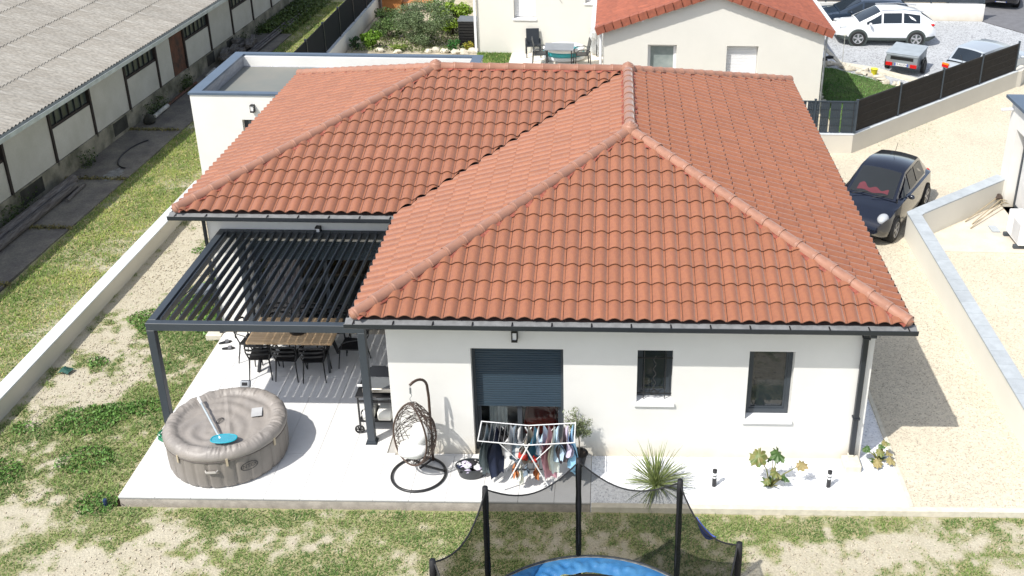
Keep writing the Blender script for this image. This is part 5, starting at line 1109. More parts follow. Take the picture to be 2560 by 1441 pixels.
# ------------------------------------------------------------------ the old warehouse
wh = thing('warehouse', 'long low old warehouse with lichen-stained corrugated roof and pale panelled wall', 'warehouse', (-11.2, 12.44, 0), -.0336)
bay = 2.25
b = MB(); b.box(-.30, 0, -9, 0+8*bay+3, -.3, .50)
b.build('plinth', wh_plinth, wh)
b = MB(); b.box(-8, -.3, 8*bay+2.9, 8*bay+3.0, -.3, 3.2); b.build('end_wall', wh_wall, wh)
dgl = M('dusty_glass', (.025, .034, .034), .3, var=.2, vs=3, col2=(.055, .07, .068))
for k in range(-4, 9):
    y0, y1 = k*bay+.045, (k+1)*bay-.045
    win = (k % 2 == 0)
    if k == 3: y1 = k*bay+1.15
    b = MB(); top = 1.42 if win else 2.42
    b.box(-.16, -.045, y0, y1, .501, top); b.build('wall_panel', wh_wall, wh)
    b = MB(); b.box(-.1, .0, k*bay-.045, k*bay+.045, .40, 2.45); b.build('post', dkbrown, wh)
    if win:
        b = MB(); b.box(-.13, -.05, y0, y1, 1.422, 1.50); b.box(-.13, -.05, y0, y1, 2.38, 2.45); w = b.build('window', dkbrown, wh)
        for q in range(6): xa = y0+(y1-y0)*q/6; b = MB(); b.box(-.125, -.06, xa-.018 if q else xa, xa+.018, 1.501, 2.379); b.build('mullion', dkbrown if q == 3 else anthr2, w)
        b = MB(); b.box(-.11, -.10, y0, y1, 1.501, 2.379); b.build('pane', dgl, w)
    if k == 3:
        b = MB(); [b.box(-.13, -.05, y1+.05+q*.2, y1+.05+q*.2+.194, .02, 2.44) for q in range(5)]; b.build('door', rust, wh)
for (ya, yb_) in ((-2.0, -.9), (3.2, 4.1), (10.6, 11.3), (12.6, 13.3)):
    b = MB(); b.box(-.02, .006, ya, yb_, .05, .46); b.build('cellar_vent', near_black_m, wh)  # flat near-black panel paints the shade inside a vent opening
for k in range(30):   # stains low on the panels
    pass
EZ = 2.47; RSL = R(13); EX = .60
b = MB(); b.ext([(0, 0), (.13, 0), (.15, .13), (.14, .13), (.12, .012), (.0, .012)], (EX-.02, -9, EZ-.14), (1, 0, 0), (0, 0, 1), (0, 1, 0), 8*bay+12); b.build('gutter', M('galvanised_gutter', (.50, .55, .56), .5, .2, var=.1, vs=3), wh)
b = MB(); b.box(EX-.05, EX-.03, -9, 8*bay+3, EZ-.12, EZ-.02); b.box(-.2, EX-.05, -9, 8*bay+3, EZ-.10, EZ-.08); b.build('eave_board', M('eave_board', (.32, .33, .31), .9, var=.1), wh)
SW, SLn = 1.05, 1.45; cu_, su_ = math.cos(RSL), math.sin(RSL)
b = MB(); nc = 36
vs = []
for j in range(2):
    for i in range(nc+1): u = i/nc; vs.append((j*(SLn+.1), u*SW, .024*math.cos(u*6*2*math.pi)+(.022-.02*j)))
for i in range(nc+1): u = i/nc; vs.append((0, u*SW, .024*math.cos(u*6*2*math.pi)+.022-.012))
b.add(vs, [(i, nc+1+i, nc+2+i, i+1) for i in range(nc)]+[(2*nc+2+i, i, i+1, 2*nc+3+i) for i in range(nc)]); sm_ = b.mesh('roof_sheet', fibro, smooth=60)
for j in range(-8, 21):
    for i in range(8):
        o3 = Vector((EX-i*SLn*cu_, j*SW, EZ+i*SLn*su_+random.uniform(0, .004)))
        place('roof_sheet', sm_, wh, mat=frame(o3, Vector((-cu_, 0, su_)), Vector((0, 1, 0)), Vector((-su_, 0, -cu_))*-1 if False else Vector((su_, 0, cu_))))
b = MB(); b.add([(EX-.1, -9, EZ-.09), (EX-.1, 22, EZ-.09), (-11, 22, EZ-.09+11.5*math.tan(RSL)), (-11, -9, EZ-.09+11.5*math.tan(RSL))], [(0, 1, 2, 3)]); b.build('roof_deck', under_m, wh, fix=False)
# stuff along the warehouse
def whp(x, y, z=0): return Vector((-11.2+x+.0336*(y-12.44), y, GL+.04+z))
def lying(nm, lab, cat, segs, m, n=9):
    t = thing(nm, lab, cat, whp(segs[0][0], segs[0][1])); b = MB()
    for (xa, ya, xb, yb_, r, z) in segs: b.tube([whp(xa, ya, z)-t.location, whp((xa+xb)/2, (ya+yb_)/2, z+.01)-t.location, whp(xb, yb_, z)-t.location], r, n)
    b.build(nm, m, t, smooth=50); return t
lying('timber_pole', 'long dark weathered timber pole lying along the warehouse wall', 'log', [(.42, 7.2, .40, 12.3, .13, .13)], wood_old)
lying('timber_pole', 'second dark timber pole lying beside the first along the warehouse', 'log', [(.70, 6.8, .62, 11.9, .11, .11)], wood_old)
lying('timber_pole', 'short thin dark pole end lying by the two long timber poles', 'log', [(.86, 11.0, .78, 12.1, .05, .05)], wood_old)
lying('white_tube', 'short white tube lying by the warehouse wall', 'pipe', [(.35, 17.6, .32, 18.7, .07, .08)], M('dirty_white', (.55, .55, .5), .7, var=.15))
lying('white_tube', 'smaller white tube lying beyond the rusty door', 'pipe', [(.35, 22.0, .30, 22.9, .05, .08)], M('dirty_white_b', (.5, .5, .46), .7, var=.15))
lying('rusty_beam', 'long rusty red beam lying at the foot of the warehouse wall', 'beam', [(.28, 18.8, .24, 21.3, .05, .06)], rust, 5)
lying('plank_stack', 'stack of long weathered planks lying far along the warehouse', 'planks', [(.75+.05*q, 22.4+.2*(q % 3), .65+.08*q, 30.4+.3*q, .04, .04+.05*(q % 2)) for q in range(6)], wood_old, 4)
t = thing('timber_pile', 'pile of grey broken timber and blocks against the warehouse', 'timber pile', whp(.45, 25)); b = MB()
for k in range(26): a = random.gauss(0, .25); c = Vector((random.uniform(-.3, .25), random.uniform(-1.3, 1.2), random.uniform(.05, .38))); b.obox(c, (math.sin(a), math.cos(a), random.gauss(0, .1)), (math.cos(a), -math.sin(a), 0), (0, 0, 1), random.uniform(.15, .55), random.uniform(.05, .12), random.uniform(.04, .08))
b.build('timber', wood_old, t)
t = thing('dark_bundle', 'dark round bundle by the end of the white tube at the warehouse', 'bundle', whp(.38, 17.2, .12)); b = MB(); b.blob((0, 0, 0), .2, 10, 8, .2, .8); b.build('bundle', near_black_m, t, smooth='all')
b = MB(); c0 = whp(1.3, 14.6, .0); b.tube([c0+Vector((.55*math.cos(a), 1.2*math.sin(a), .02)) for a in [R(120+k*7) for k in range(22)]], .022, 6); tag(b.build('old_cable', black_p, smooth='all'), 'curved black cable lying on the old concrete yard', 'cable')
b = MB(); 
def pale(u, v): 
    return (-10.0+(u-.5)*.7, 13.0+(v-.5)*.9, GL+.046)
N = 26; c0 = Vector((-10.0, 12.9, GL+.047)); vs = [c0]+[c0+Vector(((.24+.10*noise.noise(Vector((k*.8, 1, 0))))*math.cos(2*math.pi*k/N), (.45+.22*noise.noise(Vector((k*.8, 4, 0))))*math.sin(2*math.pi*k/N), 0)) for k in range(N)]
b.add(vs, [(0, 1+k, 1+(k+1) % N) for k in range(N)]); b.build('pale_stain', M('pale_stain', (.26, .26, .24), .9, var=.15, vs=8), yard, fix=False)

# ------------------------------------------------------------------ neighbour's house
nh = thing('gabled_house', 'cream neighbour house with gabled terracotta roof wing behind the bungalow', 'house', (5, 24, 0)); nf = dict(parent=nh, world=True)
GX0, GX1, GY = 3.81, 11.01, 18.9; gx = (GX0+GX1)/2; ge = 2.86; gr = ge+(gx-GX0)*.345
b = MB(); ops = [(5.27-GX0, 6.215-GX0, .9, 2.27), (7.85-GX0, 8.88-GX0, .9, 2.26)]
wall_seg(b, (GX0, GY), (GX1, GY), -.3, ge, (0, 1), .3, ops); b.ext([(0, 0), (GX1-GX0, 0), (gx-GX0, gr-ge)], (GX0, GY, ge), (1, 0, 0), (0, 0, 1), (0, 1, 0), .3)
b.box(GX0, GX0+.3, GY+.3, 34, -.3, ge); b.box(GX1-.3, GX1, GY+.3, 34, -.3, ge)
wall_seg(b, (-1.15, 25.6), (GX0, 25.6), -.3, 3.4, (0, 1), .3, [(.29+1.15, 1.12+1.15, 1.36, 3.0), (3.05+1.15, 3.75+1.15, 2.0, 3.1)]); b.box(-1.15, -.85, 25.9, 36, -.3, 3.4)
b.build('wall', render_c, **nf)
w = window(nh, 5.27, 6.215, .92, 2.27, 19.08, .06, white_pvc, M('curtained_glass', (.36, .40, .38), .15, var=.1, vs=1.5, col2=(.22, .26, .25))); 
w = window(nh, 7.85, 8.88, .92, 2.26, 19.10, .05, white_pvc)
b = MB(); [b.ext([(0, 0), (.012, -.006), (.012, -.044), (0, -.05)], (7.87, 19.09, 2.25-k*.052), (0, -1, 0), (0, 0, 1), (1, 0, 0), .99) for k in range(25)]; b.build('roller_shutter', white_pvc, **nf)
w = window(nh, .29, 1.12, 1.40, 3.0, 25.82, .06, white_pvc); b = MB(); [b.ext([(0, 0), (.01, -.006), (.01, -.05), (0, -.056)], (.30, 25.8, 2.99-k*.058), (0, -1, 0), (0, 0, 1), (1, 0, 0), .81) for k in range(27)]; b.build('roller_shutter', white_pvc, **nf)
sill(nh, .29, 1.12, 1.36, 25.6); w = window(nh, 3.05, 3.75, 2.04, 3.1, 25.82, .05, white_pvc); sill(nh, 3.05, 3.75, 2.0, 25.6)
b = MB(); b.box(-1.26, -1.17, 25.5, 25.6, -.04, 3.4); b.build('downpipe', white_p, **nf)
b = MB(); b.tube([(3.60, 19.05, 2.84), (3.70, 18.96, 2.70), (3.73, 18.86, 2.54), (3.73, 18.86, -.03)], .04, 8); b.build('downpipe', white_p, **nf)
b = MB(); b.tube([(11.32, 19.0, 2.84), (11.14, 18.95, 2.76), (11.08, 18.92, 2.5), (11.07, 18.95, -.03)], .035, 8); b.build('downpipe', zinc, **nf)
b = MB(); b.ext([(0, 0), (.1, 0), (.12, .1), (0, .1)], (3.42, 18.78, 2.76), (1, 0, 0), (0, 0, 1), (0, 1, 0), 6.8); b.ext([(0, 0), (.1, 0), (.12, .1), (0, .1)], (11.30, 18.78, 2.76), (1, 0, 0), (0, 0, 1), (0, 1, 0), 15); b.build('gutter', white_p, **nf)
nt_m = M('dark_terracotta', (.33, .10, .055), .7, var=.1, vs=6, rand=.1, island=.1, col2=(.24, .075, .045))
OV = .24; al = math.atan(.345)
for sgn in (-1, 1):
    W_ = (gx-GX0+OV)/math.cos(al); b = MB(); nY = 58
    # pantile field: scalloped rows, real relief
    rowsN = 11
    for r in range(rowsN):
        vs = []; NY = nY*4
        for j in (0, 1):
            for i in range(NY+1):
                y = 18.78+i*.24/4; dist = (r+j*1.08)*W_/rowsN; hgt = .05*abs(math.sin(i/4*math.pi))+(.03 if j == 0 else .006)
                vs.append((gx+sgn*(W_-dist)*math.cos(al)+sgn*hgt*math.sin(al), y, gr+.02-(W_-dist)*math.sin(al)+hgt*math.cos(al)))
        b.add(vs, [(i, NY+1+i, NY+2+i, i+1) for i in range(NY)])
    tag(b.build('roof_tiles', nt_m, nh, world=True, smooth=50, fix=False), kind='stuff')
    for k in range(14):
        d0 = W_*k/14; b = MB(); a0 = Vector((gx+sgn*(d0)*math.cos(al), 0, gr-d0*math.sin(al))); dx = Vector((sgn*math.cos(al), 0, -math.sin(al))); up = Vector((sgn*math.sin(al), 0, math.cos(al))); c = a0+dx*(W_/28)+Vector((0, 18.77, 0))
        b.obox(c+up*(.035+.0)-dx*0, dx+up*-.06, (0, 1, 0), up, W_/28+.015, .11, .055); b.obox(c+up*-.06+Vector((0, -.10, 0)), dx+up*-.06, (0, 1, 0), up, W_/28+.012, .012, .10); b.build('verge_tile', nt_m, **nf)
b = MB(); b.add([(GX0-OV, 18.8, ge-OV*.345), (gx, 18.8, gr), (GX1+OV, 18.8, ge-OV*.345), (GX0-OV, 34, ge-OV*.345), (gx, 34, gr), (GX1+OV, 34, ge-OV*.345)], [(0, 1, 4, 3), (1, 2, 5, 4)]); b.build('roof_deck', under_m, fix=False, **nf)
b = MB(); b.box(5.02, 5.14, 18.77, 18.89, gr-.95, gr-.89); b.box(5.05, 5.11, 18.7, 18.77, gr-1.03, gr-.91); b.build('security_light', white_p, **nf)
b = MB(); b.tube([(1.9, 25.57, 3.2), (1.98, 25.56, 2.8), (2.08, 25.57, 2.5), (2.02, 25.56, 2.2), (2.16, 25.57, 2.0)], .012, 5); b.build('dangling_cable', M('grey_cable', (.4, .4, .38), .7), **nf)

# neighbour terrace things
def stack_chair(loc, rz, lab, m=anthr2):
    t = thing('garden_chair', lab, 'chair', loc, rz)
    b = MB(); b.box(-.26, .26, -.22, .24, .42, .45); b.build('seat', m, t)
    b = MB(); b.obox((0, .28, .72), (1, 0, 0), (0, .2, 1), (0, -1, .2), .25, .29, .012); b.build('backrest', m, t)
    for s in (-1, 1): b = MB(); b.tube([(s*.27, -.26, 0), (s*.27, -.24, .55), (s*.28, -.12, .66), (s*.28, .16, .66), (s*.27, .28, .6), (s*.27, .32, 0)], .02, 7); b.build('leg', m, t)
stack_chair((1.05, 25.15, .02), R(8), 'grey garden armchair standing alone under the shuttered window'); stack_chair((1.42, 24.05, .02), R(92), 'grey garden armchair at the left end of the neighbour table'); stack_chair((2.95, 24.0, .02), R(-80), 'dark folding garden chair at the right end of the neighbour table', black_m)
t = thing('garden_table', 'grey rectangular garden table on the neighbour terrace', 'table', (2.15, 23.95, .02)); b = MB()
b.box(-.58, .52, -.48, .48, .70, .73); b.build('table_top', M('grey_tabletop', (.22, .24, .27), .5), t)
for sx in (-.5, .44):
    for sy in (-.4, .4): b = MB(); b.box(sx-.02, sx+.02, sy-.02, sy+.02, 0, .70); b.build('leg', black_m, t)
t = thing('paddling_pool', 'white and turquoise inflatable paddling pool against the neighbour wall', 'paddling pool', (2.25, 24.85, .02))
for k, (z, m) in enumerate(((.09, white_pvc), (.26, M('turquoise_vinyl', (.05, .45, .5), .3)), (.42, white_pvc))): b = MB(); b.tube([(.72*math.cos(2*math.pi*q/32), .52*math.sin(2*math.pi*q/32), z) for q in range(32)], .09, 10, closed=True); b.build('ring', m, t, smooth='all')
b = MB(); b.cyl((0, 0, .05), (0, 0, .06), .55, 24); b.build('pool_floor', M('pale_turquoise', (.3, .6, .62), .3), t)
t = thing('covered_bicycle', 'bicycle wrapped in clear crumpled plastic beside the neighbour downpipe', 'covered bicycle', (3.50, 25.3, .02))
b = MB(); b.tube([(0, .0+.28*math.cos(2*math.pi*k/20), .3+.28*math.sin(2*math.pi*k/20)) for k in range(20)], .02, 6, closed=True); b.tube([(0, 0, .3), (0, .05, 1.0)], .02, 6); b.build('wheel', black_m, t)
def clearp():
    m = bpy.data.materials.new('clear_plastic'); m.use_nodes = True; n = m.node_tree; n.nodes.clear(); o = n.nodes.new('ShaderNodeOutputMaterial'); mx = n.nodes.new('ShaderNodeMixShader'); mx.inputs[0].default_value = .45; a = n.nodes.new('ShaderNodeBsdfTransparent'); g = n.nodes.new('ShaderNodeBsdfPrincipled'); g.inputs['Base Color'].default_value = (.6, .62, .64, 1); g.inputs['Roughness'].default_value = .15
    n.links.new(a.outputs[0], mx.inputs[1]); n.links.new(g.outputs[0], mx.inputs[2]); n.links.new(mx.outputs[0], o.inputs[0]); return m
b = MB(); b.blob((0, 0, .62), .34, 18, 14, .35, 1.9, .8, .8); b.build('plastic_cover', clearp(), t)
t = thing('compost_bin', 'black slatted compost bin at the corner of the neighbour house', 'compost bin', (-1.62, 26.75, -.03))
for k in range(9):
    b = MB(); z = .02+k*.115
    b.box(-.36, .36, -.40, -.37, z, z+.085); b.box(-.36, .36, .37, .40, z, z+.085); b.box(-.38, -.36, -.40, .40, z, z+.085); b.box(.36, .38, -.40, .40, z, z+.085); b.build('slat', black_p, t)
b = MB(); b.box(-.34, .34, -.35, .35, 0, 1.0); b.build('inner', M('compost_dark', (.015, .015, .015), .9), t); b = MB(); b.box(-.4, .4, -.42, .42, 1.05, 1.09); b.build('lid', M('grey_lid', (.13, .14, .15), .5), t)
t = thing('playhouse', 'small orange wooden playhouse with grey corrugated roof by the white wall', 'playhouse', (-5.75, 32.3, -.03))
for k in range(7): b = MB(); b.box(-.42+k*.12, -.305+k*.12, -.40, -.38, 0, .62); b.build('board', wood_or, t)
b = MB(); b.box(-.42, .42, -.379, .4, 0, .62); b.build('body', wood_or, t)
b = MB(); b.grid(36, 3, lambda u, v: (-.52+u*1.04, -.55+v*1.1, .66+.12*v+.02*math.cos(u*2*math.pi*9))); b.build('roof', zinc, t, fix=False)
t = thing('wooden_bench', 'low wooden garden bench beside the playhouse', 'bench', (-4.6, 32.4, -.03))
for k in range(4): b = MB(); b.box(-.7, .7, -.3+k*.15, -.17+k*.15, .38, .42); b.build('board', wood_or, t)
for sx in (-.6, .6): b = MB(); b.box(sx-.04, sx+.04, -.28, .26, 0, .379); b.build('leg', wood_or, t)

# shrubs
def bush(loc, rx, ry, h, n, c1, c2, lab, size=.07, asp=.4, cat='shrub', nm='shrub', dens=.55, zc=.5, nst=9, z0=0):
    t = thing(nm, lab, cat, loc); b = MB(); cl = []
    for k in range(nst):
        a = random.uniform(0, 6.28); q = math.sqrt(random.random()); p = Vector((rx*.75*q*math.cos(a), ry*.75*q*math.sin(a), h*random.uniform(.45, .85))); b.tube([(random.gauss(0, .03), random.gauss(0, .03), -.02), p*.5+Vector((0, 0, .05)), p], [.022, .015, .006], 5)
    b.build('trunk', M('bark', (.10, .08, .06), .9), t)
    for k in range(26):
        d = Vector([random.gauss(0, 1) for _ in range(3)]).normalized(); q = random.uniform(.35, .92); cl.append((Vector((d.x*rx*q, d.y*ry*q, h*(zc+d.z*.45*q))), random.uniform(.16, .34)))
    def f():
        c, r = random.choice(cl); d = Vector([random.gauss(0, 1) for _ in range(3)]).normalized(); p = c+Vector((d.x*rx, d.y*ry, d.z*h*.5))*r*random.uniform(.6, 1.1); p.z = max(p.z, .02); return p
    leafcloud('crown', leaf_m, n, f, size, c1, c2, t, asp=asp); return t
bush((-3.45, 26.6, -.03), 1.35, 1.05, 1.85, 16000, (.085, .13, .05), (.21, .27, .14), 'big rounded grey-green shrub in the middle of the neighbour garden bed', .075, .3)
bush((-2.55, 28.4, -.03), .85, .8, 1.5, 4500, (.13, .22, .02), (.28, .40, .05), 'bright yellow-green shrub behind the grey-green one', .10, .5)
bush((-3.3, 30.0, -.03), .8, .6, 1.3, 2200, (.06, .12, .03), (.16, .24, .08), 'mid green shrub at the very back of the neighbour bed', .09, .4)
bush((-5.45, 26.15, -.03), .42, .38, .75, 1500, (.10, .20, .02), (.22, .38, .05), 'small bright green laurel near the white wall', .14, .32)
bush((-4.95, 27.6, -.03), .8, .8, .9, 3000, (.05, .10, .03), (.15, .22, .07), 'loose dark green shrub between the laurel and the white wall', .08, .35)
bush((-5.5, 29.4, -.03), .7, 1.2, .8, 2600, (.035, .07, .02), (.09, .14, .04), 'dark green hedge growing along the inside of the white wall', .08, .4)
bush((-2.15, 25.85, -.03), .28, .25, .55, 900, (.02, .09, .02), (.06, .20, .04), 'small dark green conifer by the rocks and compost bin', .06, .4)
bush((-1.55, 25.95, -.03), .25, .22, .40, 500, (.22, .26, .03), (.45, .35, .06), 'small yellow-orange plant at the foot of the compost bin', .09, .25)
bush((-4.35, 25.75, -.03), .4, .25, .35, 700, (.12, .19, .03), (.25, .33, .07), 'low light green plant in front of the big shrub', .08, .35)
bush((-6.05, 25.9, -.03), .22, .3, .6, 700, (.02, .06, .02), (.05, .12, .04), 'narrow dark climbing plant at the foot of the white wall', .07, .4)
bush((11.95, 25.75, -.03), .42, .5, .95, 1500, (.30, .30, .02), (.48, .44, .05), 'yellow-green shrub at the back corner of the gabled house', .09, .35)
def under():
    return (random.uniform(-6.1, -1.4), random.uniform(25.5, 29.8), -.03+random.random()*.12)
leafcloud('ground_plants', leaf_m, 5200, under, .09, (.07, .10, .03), (.22, .26, .10), None, 'low mixed plants covering the neighbour garden bed', 'ground cover', 'stuff')
# rocks
rock_m = M('pale_limestone', (.62, .58, .48), .9, var=.12, vs=6, bump=.5, bs=15, rand=.12, col2=(.45, .40, .31))
RK = [(-5.0, 25.6), (-4.3, 25.5), (-3.1, 25.62), (-2.8, 25.68), (-2.45, 25.6), (-2.0, 25.5), (-1.7, 25.55), (-1.35, 25.6), (-1.25, 25.85)]
for k, (x_, y_) in enumerate(RK):
    b = MB(); b.blob((0, 0, .05), random.uniform(.10, .19), 8, 5, .35, .7, 1.3, .9); o = b.build('rock', rock_m, smooth=35); o.location = (x_, y_, -.03); tag(o, 'pale limestone rock edging the neighbour shrub bed', 'rock', 'rocks edging the shrub bed')
path = [(11.75, 24.35), (12.3, 24.5), (12.9, 24.35), (13.2, 23.9), (13.6, 23.4), (13.95, 22.85), (14.2, 22.3), (14.6, 21.9)]
pts_ = []
for (xa, ya), (xb, yb_) in zip(path[:-1], path[1:]):
    for q in range(5): pts_.append((xa+(xb-xa)*q/5+random.gauss(0, .10), ya+(yb_-ya)*q/5+random.gauss(0, .12)))
pts_ += [(11.30+random.gauss(0, .08), y_) for y_ in np.linspace(19.2, 24.0, 16)]
for k, (x_, y_) in enumerate(pts_):
    b = MB(); b.blob((0, 0, .04), random.uniform(.07, .15), 7, 5, .4, .75, 1.2, .9); o = b.build('rock', rock_m, smooth=35); o.location = (x_, y_, -.0)
    if k < 35:
        gi = 0 if x_ < 12.9 and y_ > 24.1 else 1 if x_ < 13.55 else 2 if x_ < 14.05 else 3
        tag(o, ['pale rock at the back of the small lawn, between the house and the stake lamp', 'pale rock between the stake lamp and the yellow bucket', 'pale rock beside the yellow bucket', 'pale rock between the yellow bucket and the mesh fence'][gi], 'rock', ['rocks behind the small lawn', 'rocks between the lamp and the bucket', 'rocks beside the bucket', 'rocks between the bucket and the fence'][gi])
    else: tag(o, 'rock along the side wall of the gabled house', 'rock', 'rocks along the gabled house')
b = MB()
for (xa, ya), (xb, yb_) in (((12.62, 27.2), (12.9, 24.65)), ((11.5, 24.75), (12.9, 24.65)), ((12.9, 24.65), (14.0, 24.0)), ((14.0, 24.0), (15.6, 22.3))): b.bar((xa, ya, .0), (xb, yb_, .0), .16 if xb < 13 else .34, .10)
tag(b.build('concrete_border', kerb_m), kind='structure')
b = MB(); b.prism([(11.3, 24.75), (12.85, 24.75), (12.6, 27.2), (11.3, 27.2)], -.2, .002); tag(b.build('white_gravel_strip', gravel_w), kind='structure')
for (x_, y_, lab) in ((12.05, 25.0, 'black clog on the white gravel, the one touching the house'), (12.35, 25.35, 'black clog on the white gravel, the one farther from the house')):
    b = MB(); b.blob((0, 0, .06), .13, 10, 6, .15, .5, 1.3, .6); o = b.build('clog', black_p, smooth='all'); o.location = (x_+.25, y_+.05, .0); tag(o, lab, 'shoe', 'pair of black clogs')
t = thing('yellow_bucket', 'bright yellow bucket standing among the pale rocks', 'bucket', (13.85, 23.2, .02)); b = MB(); b.lathe([(0, 0), (.10, 0), (.13, .24), (.14, .25), (.135, .26), (0, .255)], 18); b.build('bucket', M('yellow_plastic', (.75, .68, .02), .4), t, smooth=40)
t = thing('stake_lamp', 'thin pole with a small pale lamp at the corner of the concrete border', 'lamp', (12.92, 24.5, 0)); b = MB(); b.tube([(0, 0, 0), (.0, 0, 1.15)], .012, 6); b.build('stake', M('pale_stake', (.5, .5, .45), .6), t); b = MB(); b.lathe([(0, 1.24), (.07, 1.2), (.06, 1.15), (0, 1.14)], 12); b.build('lamp_head', M('pale_lamp', (.6, .6, .5), .5), t)

# ------------------------------------------------------------------ vehicles
tyre_m = M('tyre', (.02, .02, .02), .8); rim_m = M('alloy', (.55, .55, .57), .3, .6); cladm = M('grey_cladding', (.06, .075, .07), .6); chrome = M('chrome', (.7, .7, .7), .15, 1)
redl = M('red_lamp', (.55, .01, .01), .2); orl = M('orange_lamp', (.8, .25, .02), .2); headl = M('headlamp', (.62, .64, .66), .1, .3); carglass = M('car_glass', (.018, .026, .036), .04, spec=.5); seatm = M('car_seat', (.05, .05, .05), .8); plate_m = M('number_plate', (.75, .75, .75), .4)
def interp(tab, x):
    for (x0, v0), (x1, v1) in zip(tab[:-1], tab[1:]):
        if x0 <= x <= x1:
            q = (x-x0)/(x1-x0); q = q*q*(3-2*q)*.5+q*.5; return v0+(v1-v0)*q
    return tab[0][1] if x < tab[0][0] else tab[-1][1]
def car(lab, loc, rz, L, Wd, wb, top, belt, cab, paint, clad=None, wr=.32, spokes=5, group=None, foff=0, roofm=None, cat='car', glassm=None, cloth_=None, rnd=.30, bump_z=.2, headfn=None):
    t = thing('parked_car', lab, cat, loc, rz); hw = Wd/2; b = MB(); N = 40; secs = []
    def hwid(x): q = abs(x)/(L/2); return hw*(1-.06*q**2-rnd*max(0, q-.80)**1.5/.2**1.5*.75)
    def zlow(x): q = abs(x)/(L/2); return bump_z+.12*max(0, q-.85)/.15
    prof = lambda x: [(0, zlow(x)), (.86, zlow(x)), (.97, zlow(x)+.07), (1.0, .42), (1.0, .60), (.965, .5*(interp(belt, x))+.42), (.90, interp(belt, x)-.015), (.78, interp(belt, x)+.012), (.4, interp(belt, x)+.035), (0, interp(belt, x)+.042)]
    xs = [L/2*math.sin(math.pi/2*(i/N*2-1)) for i in range(N+1)]; vs = []
    for x in xs:
        w = hwid(x); q = abs(x)/(L/2); mid = .52; sh = max(0, q-.86)/.14
        for sy, zz in prof(x): z = zz+(mid-zz)*.42*sh**2; vs.append((x-(.03*sh*(zz-mid)*np.sign(x)*2), w*sy, z))
        for sy, zz in prof(x)[-2:0:-1]: z = zz+(mid-zz)*.42*sh**2; vs.append((x-(.03*sh*(zz-mid)*np.sign(x)*2), -w*sy, z))
    m = len(prof(0))*2-2; fs = [(i*m+k, (i+1)*m+k, (i+1)*m+(k+1) % m, i*m+(k+1) % m) for i in range(N) for k in range(m)]+[tuple(range(m)), tuple(N*m+k for k in range(m-1, -1, -1))]
    b.add(vs, fs); body = b.build('body', paint, t, smooth=38)
    if clad:
        b = MB(); vs = []
        sx_ = [x for x in xs if abs(x) < L/2*.995]
        for x in sx_:
            w = hwid(x)+.008; q = abs(x)/(L/2); sh = max(0, q-.86)/.14; z1 = .40 if q < .8 else .46
            vs += [(x, w*.9, zlow(x)-.01), (x, w, zlow(x)+.06), (x, w, z1), (x, -w*.9, zlow(x)-.01), (x, -w, zlow(x)+.06), (x, -w, z1)]
        n_s = len(sx_); b.add(vs, [(6*i+a, 6*i+6+a, 6*i+7+a, 6*i+1+a) for i in range(n_s-1) for a in (0, 1, 3, 4)]); b.build('sill_cladding', clad, t, smooth=40)
    # cabin
    cb = MB(); st = cab; SN = 8; hb = [interp(belt, c[0]) for c in st]
    def cp(i, s): c = st[i]; return Vector((c[0], s*c[2], c[1]+.045*(1-s*s)*(1 if 0 < i < len(st)-1 else .5)))
    def base(i, s): c = st[i]; return Vector((c[0]+(foff if i == len(st)-1 else 0), s*hwid(c[0])*.90, min(hb[i]-.02, c[1])))
    vs = []; mm = SN+3
    for i in range(len(st)): vs += [base(i, 1)]+[cp(i, 1-2*k/SN) for k in range(SN+1)]+[base(i, -1)]
    cb.add(vs, [(i*mm+k, (i+1)*mm+k, (i+1)*mm+k+1, i*mm+k+1) for i in range(len(st)-1) for k in range(mm-1)]); cb.build('cabin', roofm or paint, t, smooth=35)
    gm = glassm or carglass
    def patch(f, nm, nu=8, nv=3, m=None):
        b = MB(); b.grid(nu, nv, f); b.build(nm, m or gm, t, smooth='all', fix=False)
    n = len(st)
    def up(p, q): return p+q
    a, c = n-2, n-1
    wsn = Vector((st[a][1]-st[c][1], 0, st[c][0]-st[a][0])).normalized()
    patch(lambda u, v: cp(c, (1-2*u)*.88).lerp(cp(a, (1-2*u)*.90), .05+.88*v)+wsn*(.022 if cloth_ else .008), 'windscreen', 8, 3, cglass if cloth_ else None)
    if cloth_:
        patch(lambda u, v: cp(c, (1-2*u)*.88).lerp(cp(a, (1-2*u)*.90), .05+.88*v)+wsn*.006, 'cabin_interior', 8, 3, M('dark_interior', (.012, .014, .018), .7))
        patch(lambda u, v: cp(c, -.62+1.25*u).lerp(cp(a, -.62+1.25*u), .12+.03*math.sin(u*9)+v*(.20-.10*u+.06*math.sin(u*14)))+wsn*.013, 'folded_cloth', 20, 3, cloth_)
    rn = Vector((-(st[1][1]-st[0][1]), 0, st[1][0]-st[0][0])).normalized(); patch(lambda u, v: cp(0, (1-2*u)*.86).lerp(cp(1, (1-2*u)*.86), .12+.78*v)+rn*.008, 'rear_window')
    for s in (-1, 1):
        for i in range(1, n-2):
            def sf(u, v, i=i, s=s):
                b0 = base(i, s).lerp(base(i+1, s), .05+.9*u); t0 = cp(i, s).lerp(cp(i+1, s), .05+.9*u); return b0.lerp(t0, .12+.74*v)+Vector((0, s*.014, .006))
            patch(sf, 'side_window', 4, 2)
        i = n-2
        def tf(u, v, s=s):
            b0 = base(i, s).lerp(base(i+1, s), .04+.62*u); t0 = cp(i, s).lerp(cp(i+1, s), .04+.62*u); return b0.lerp(t0, .12+(.72-.3*u)*v)+Vector((0, s*.014, .006))
        patch(tf, 'side_window', 4, 2)
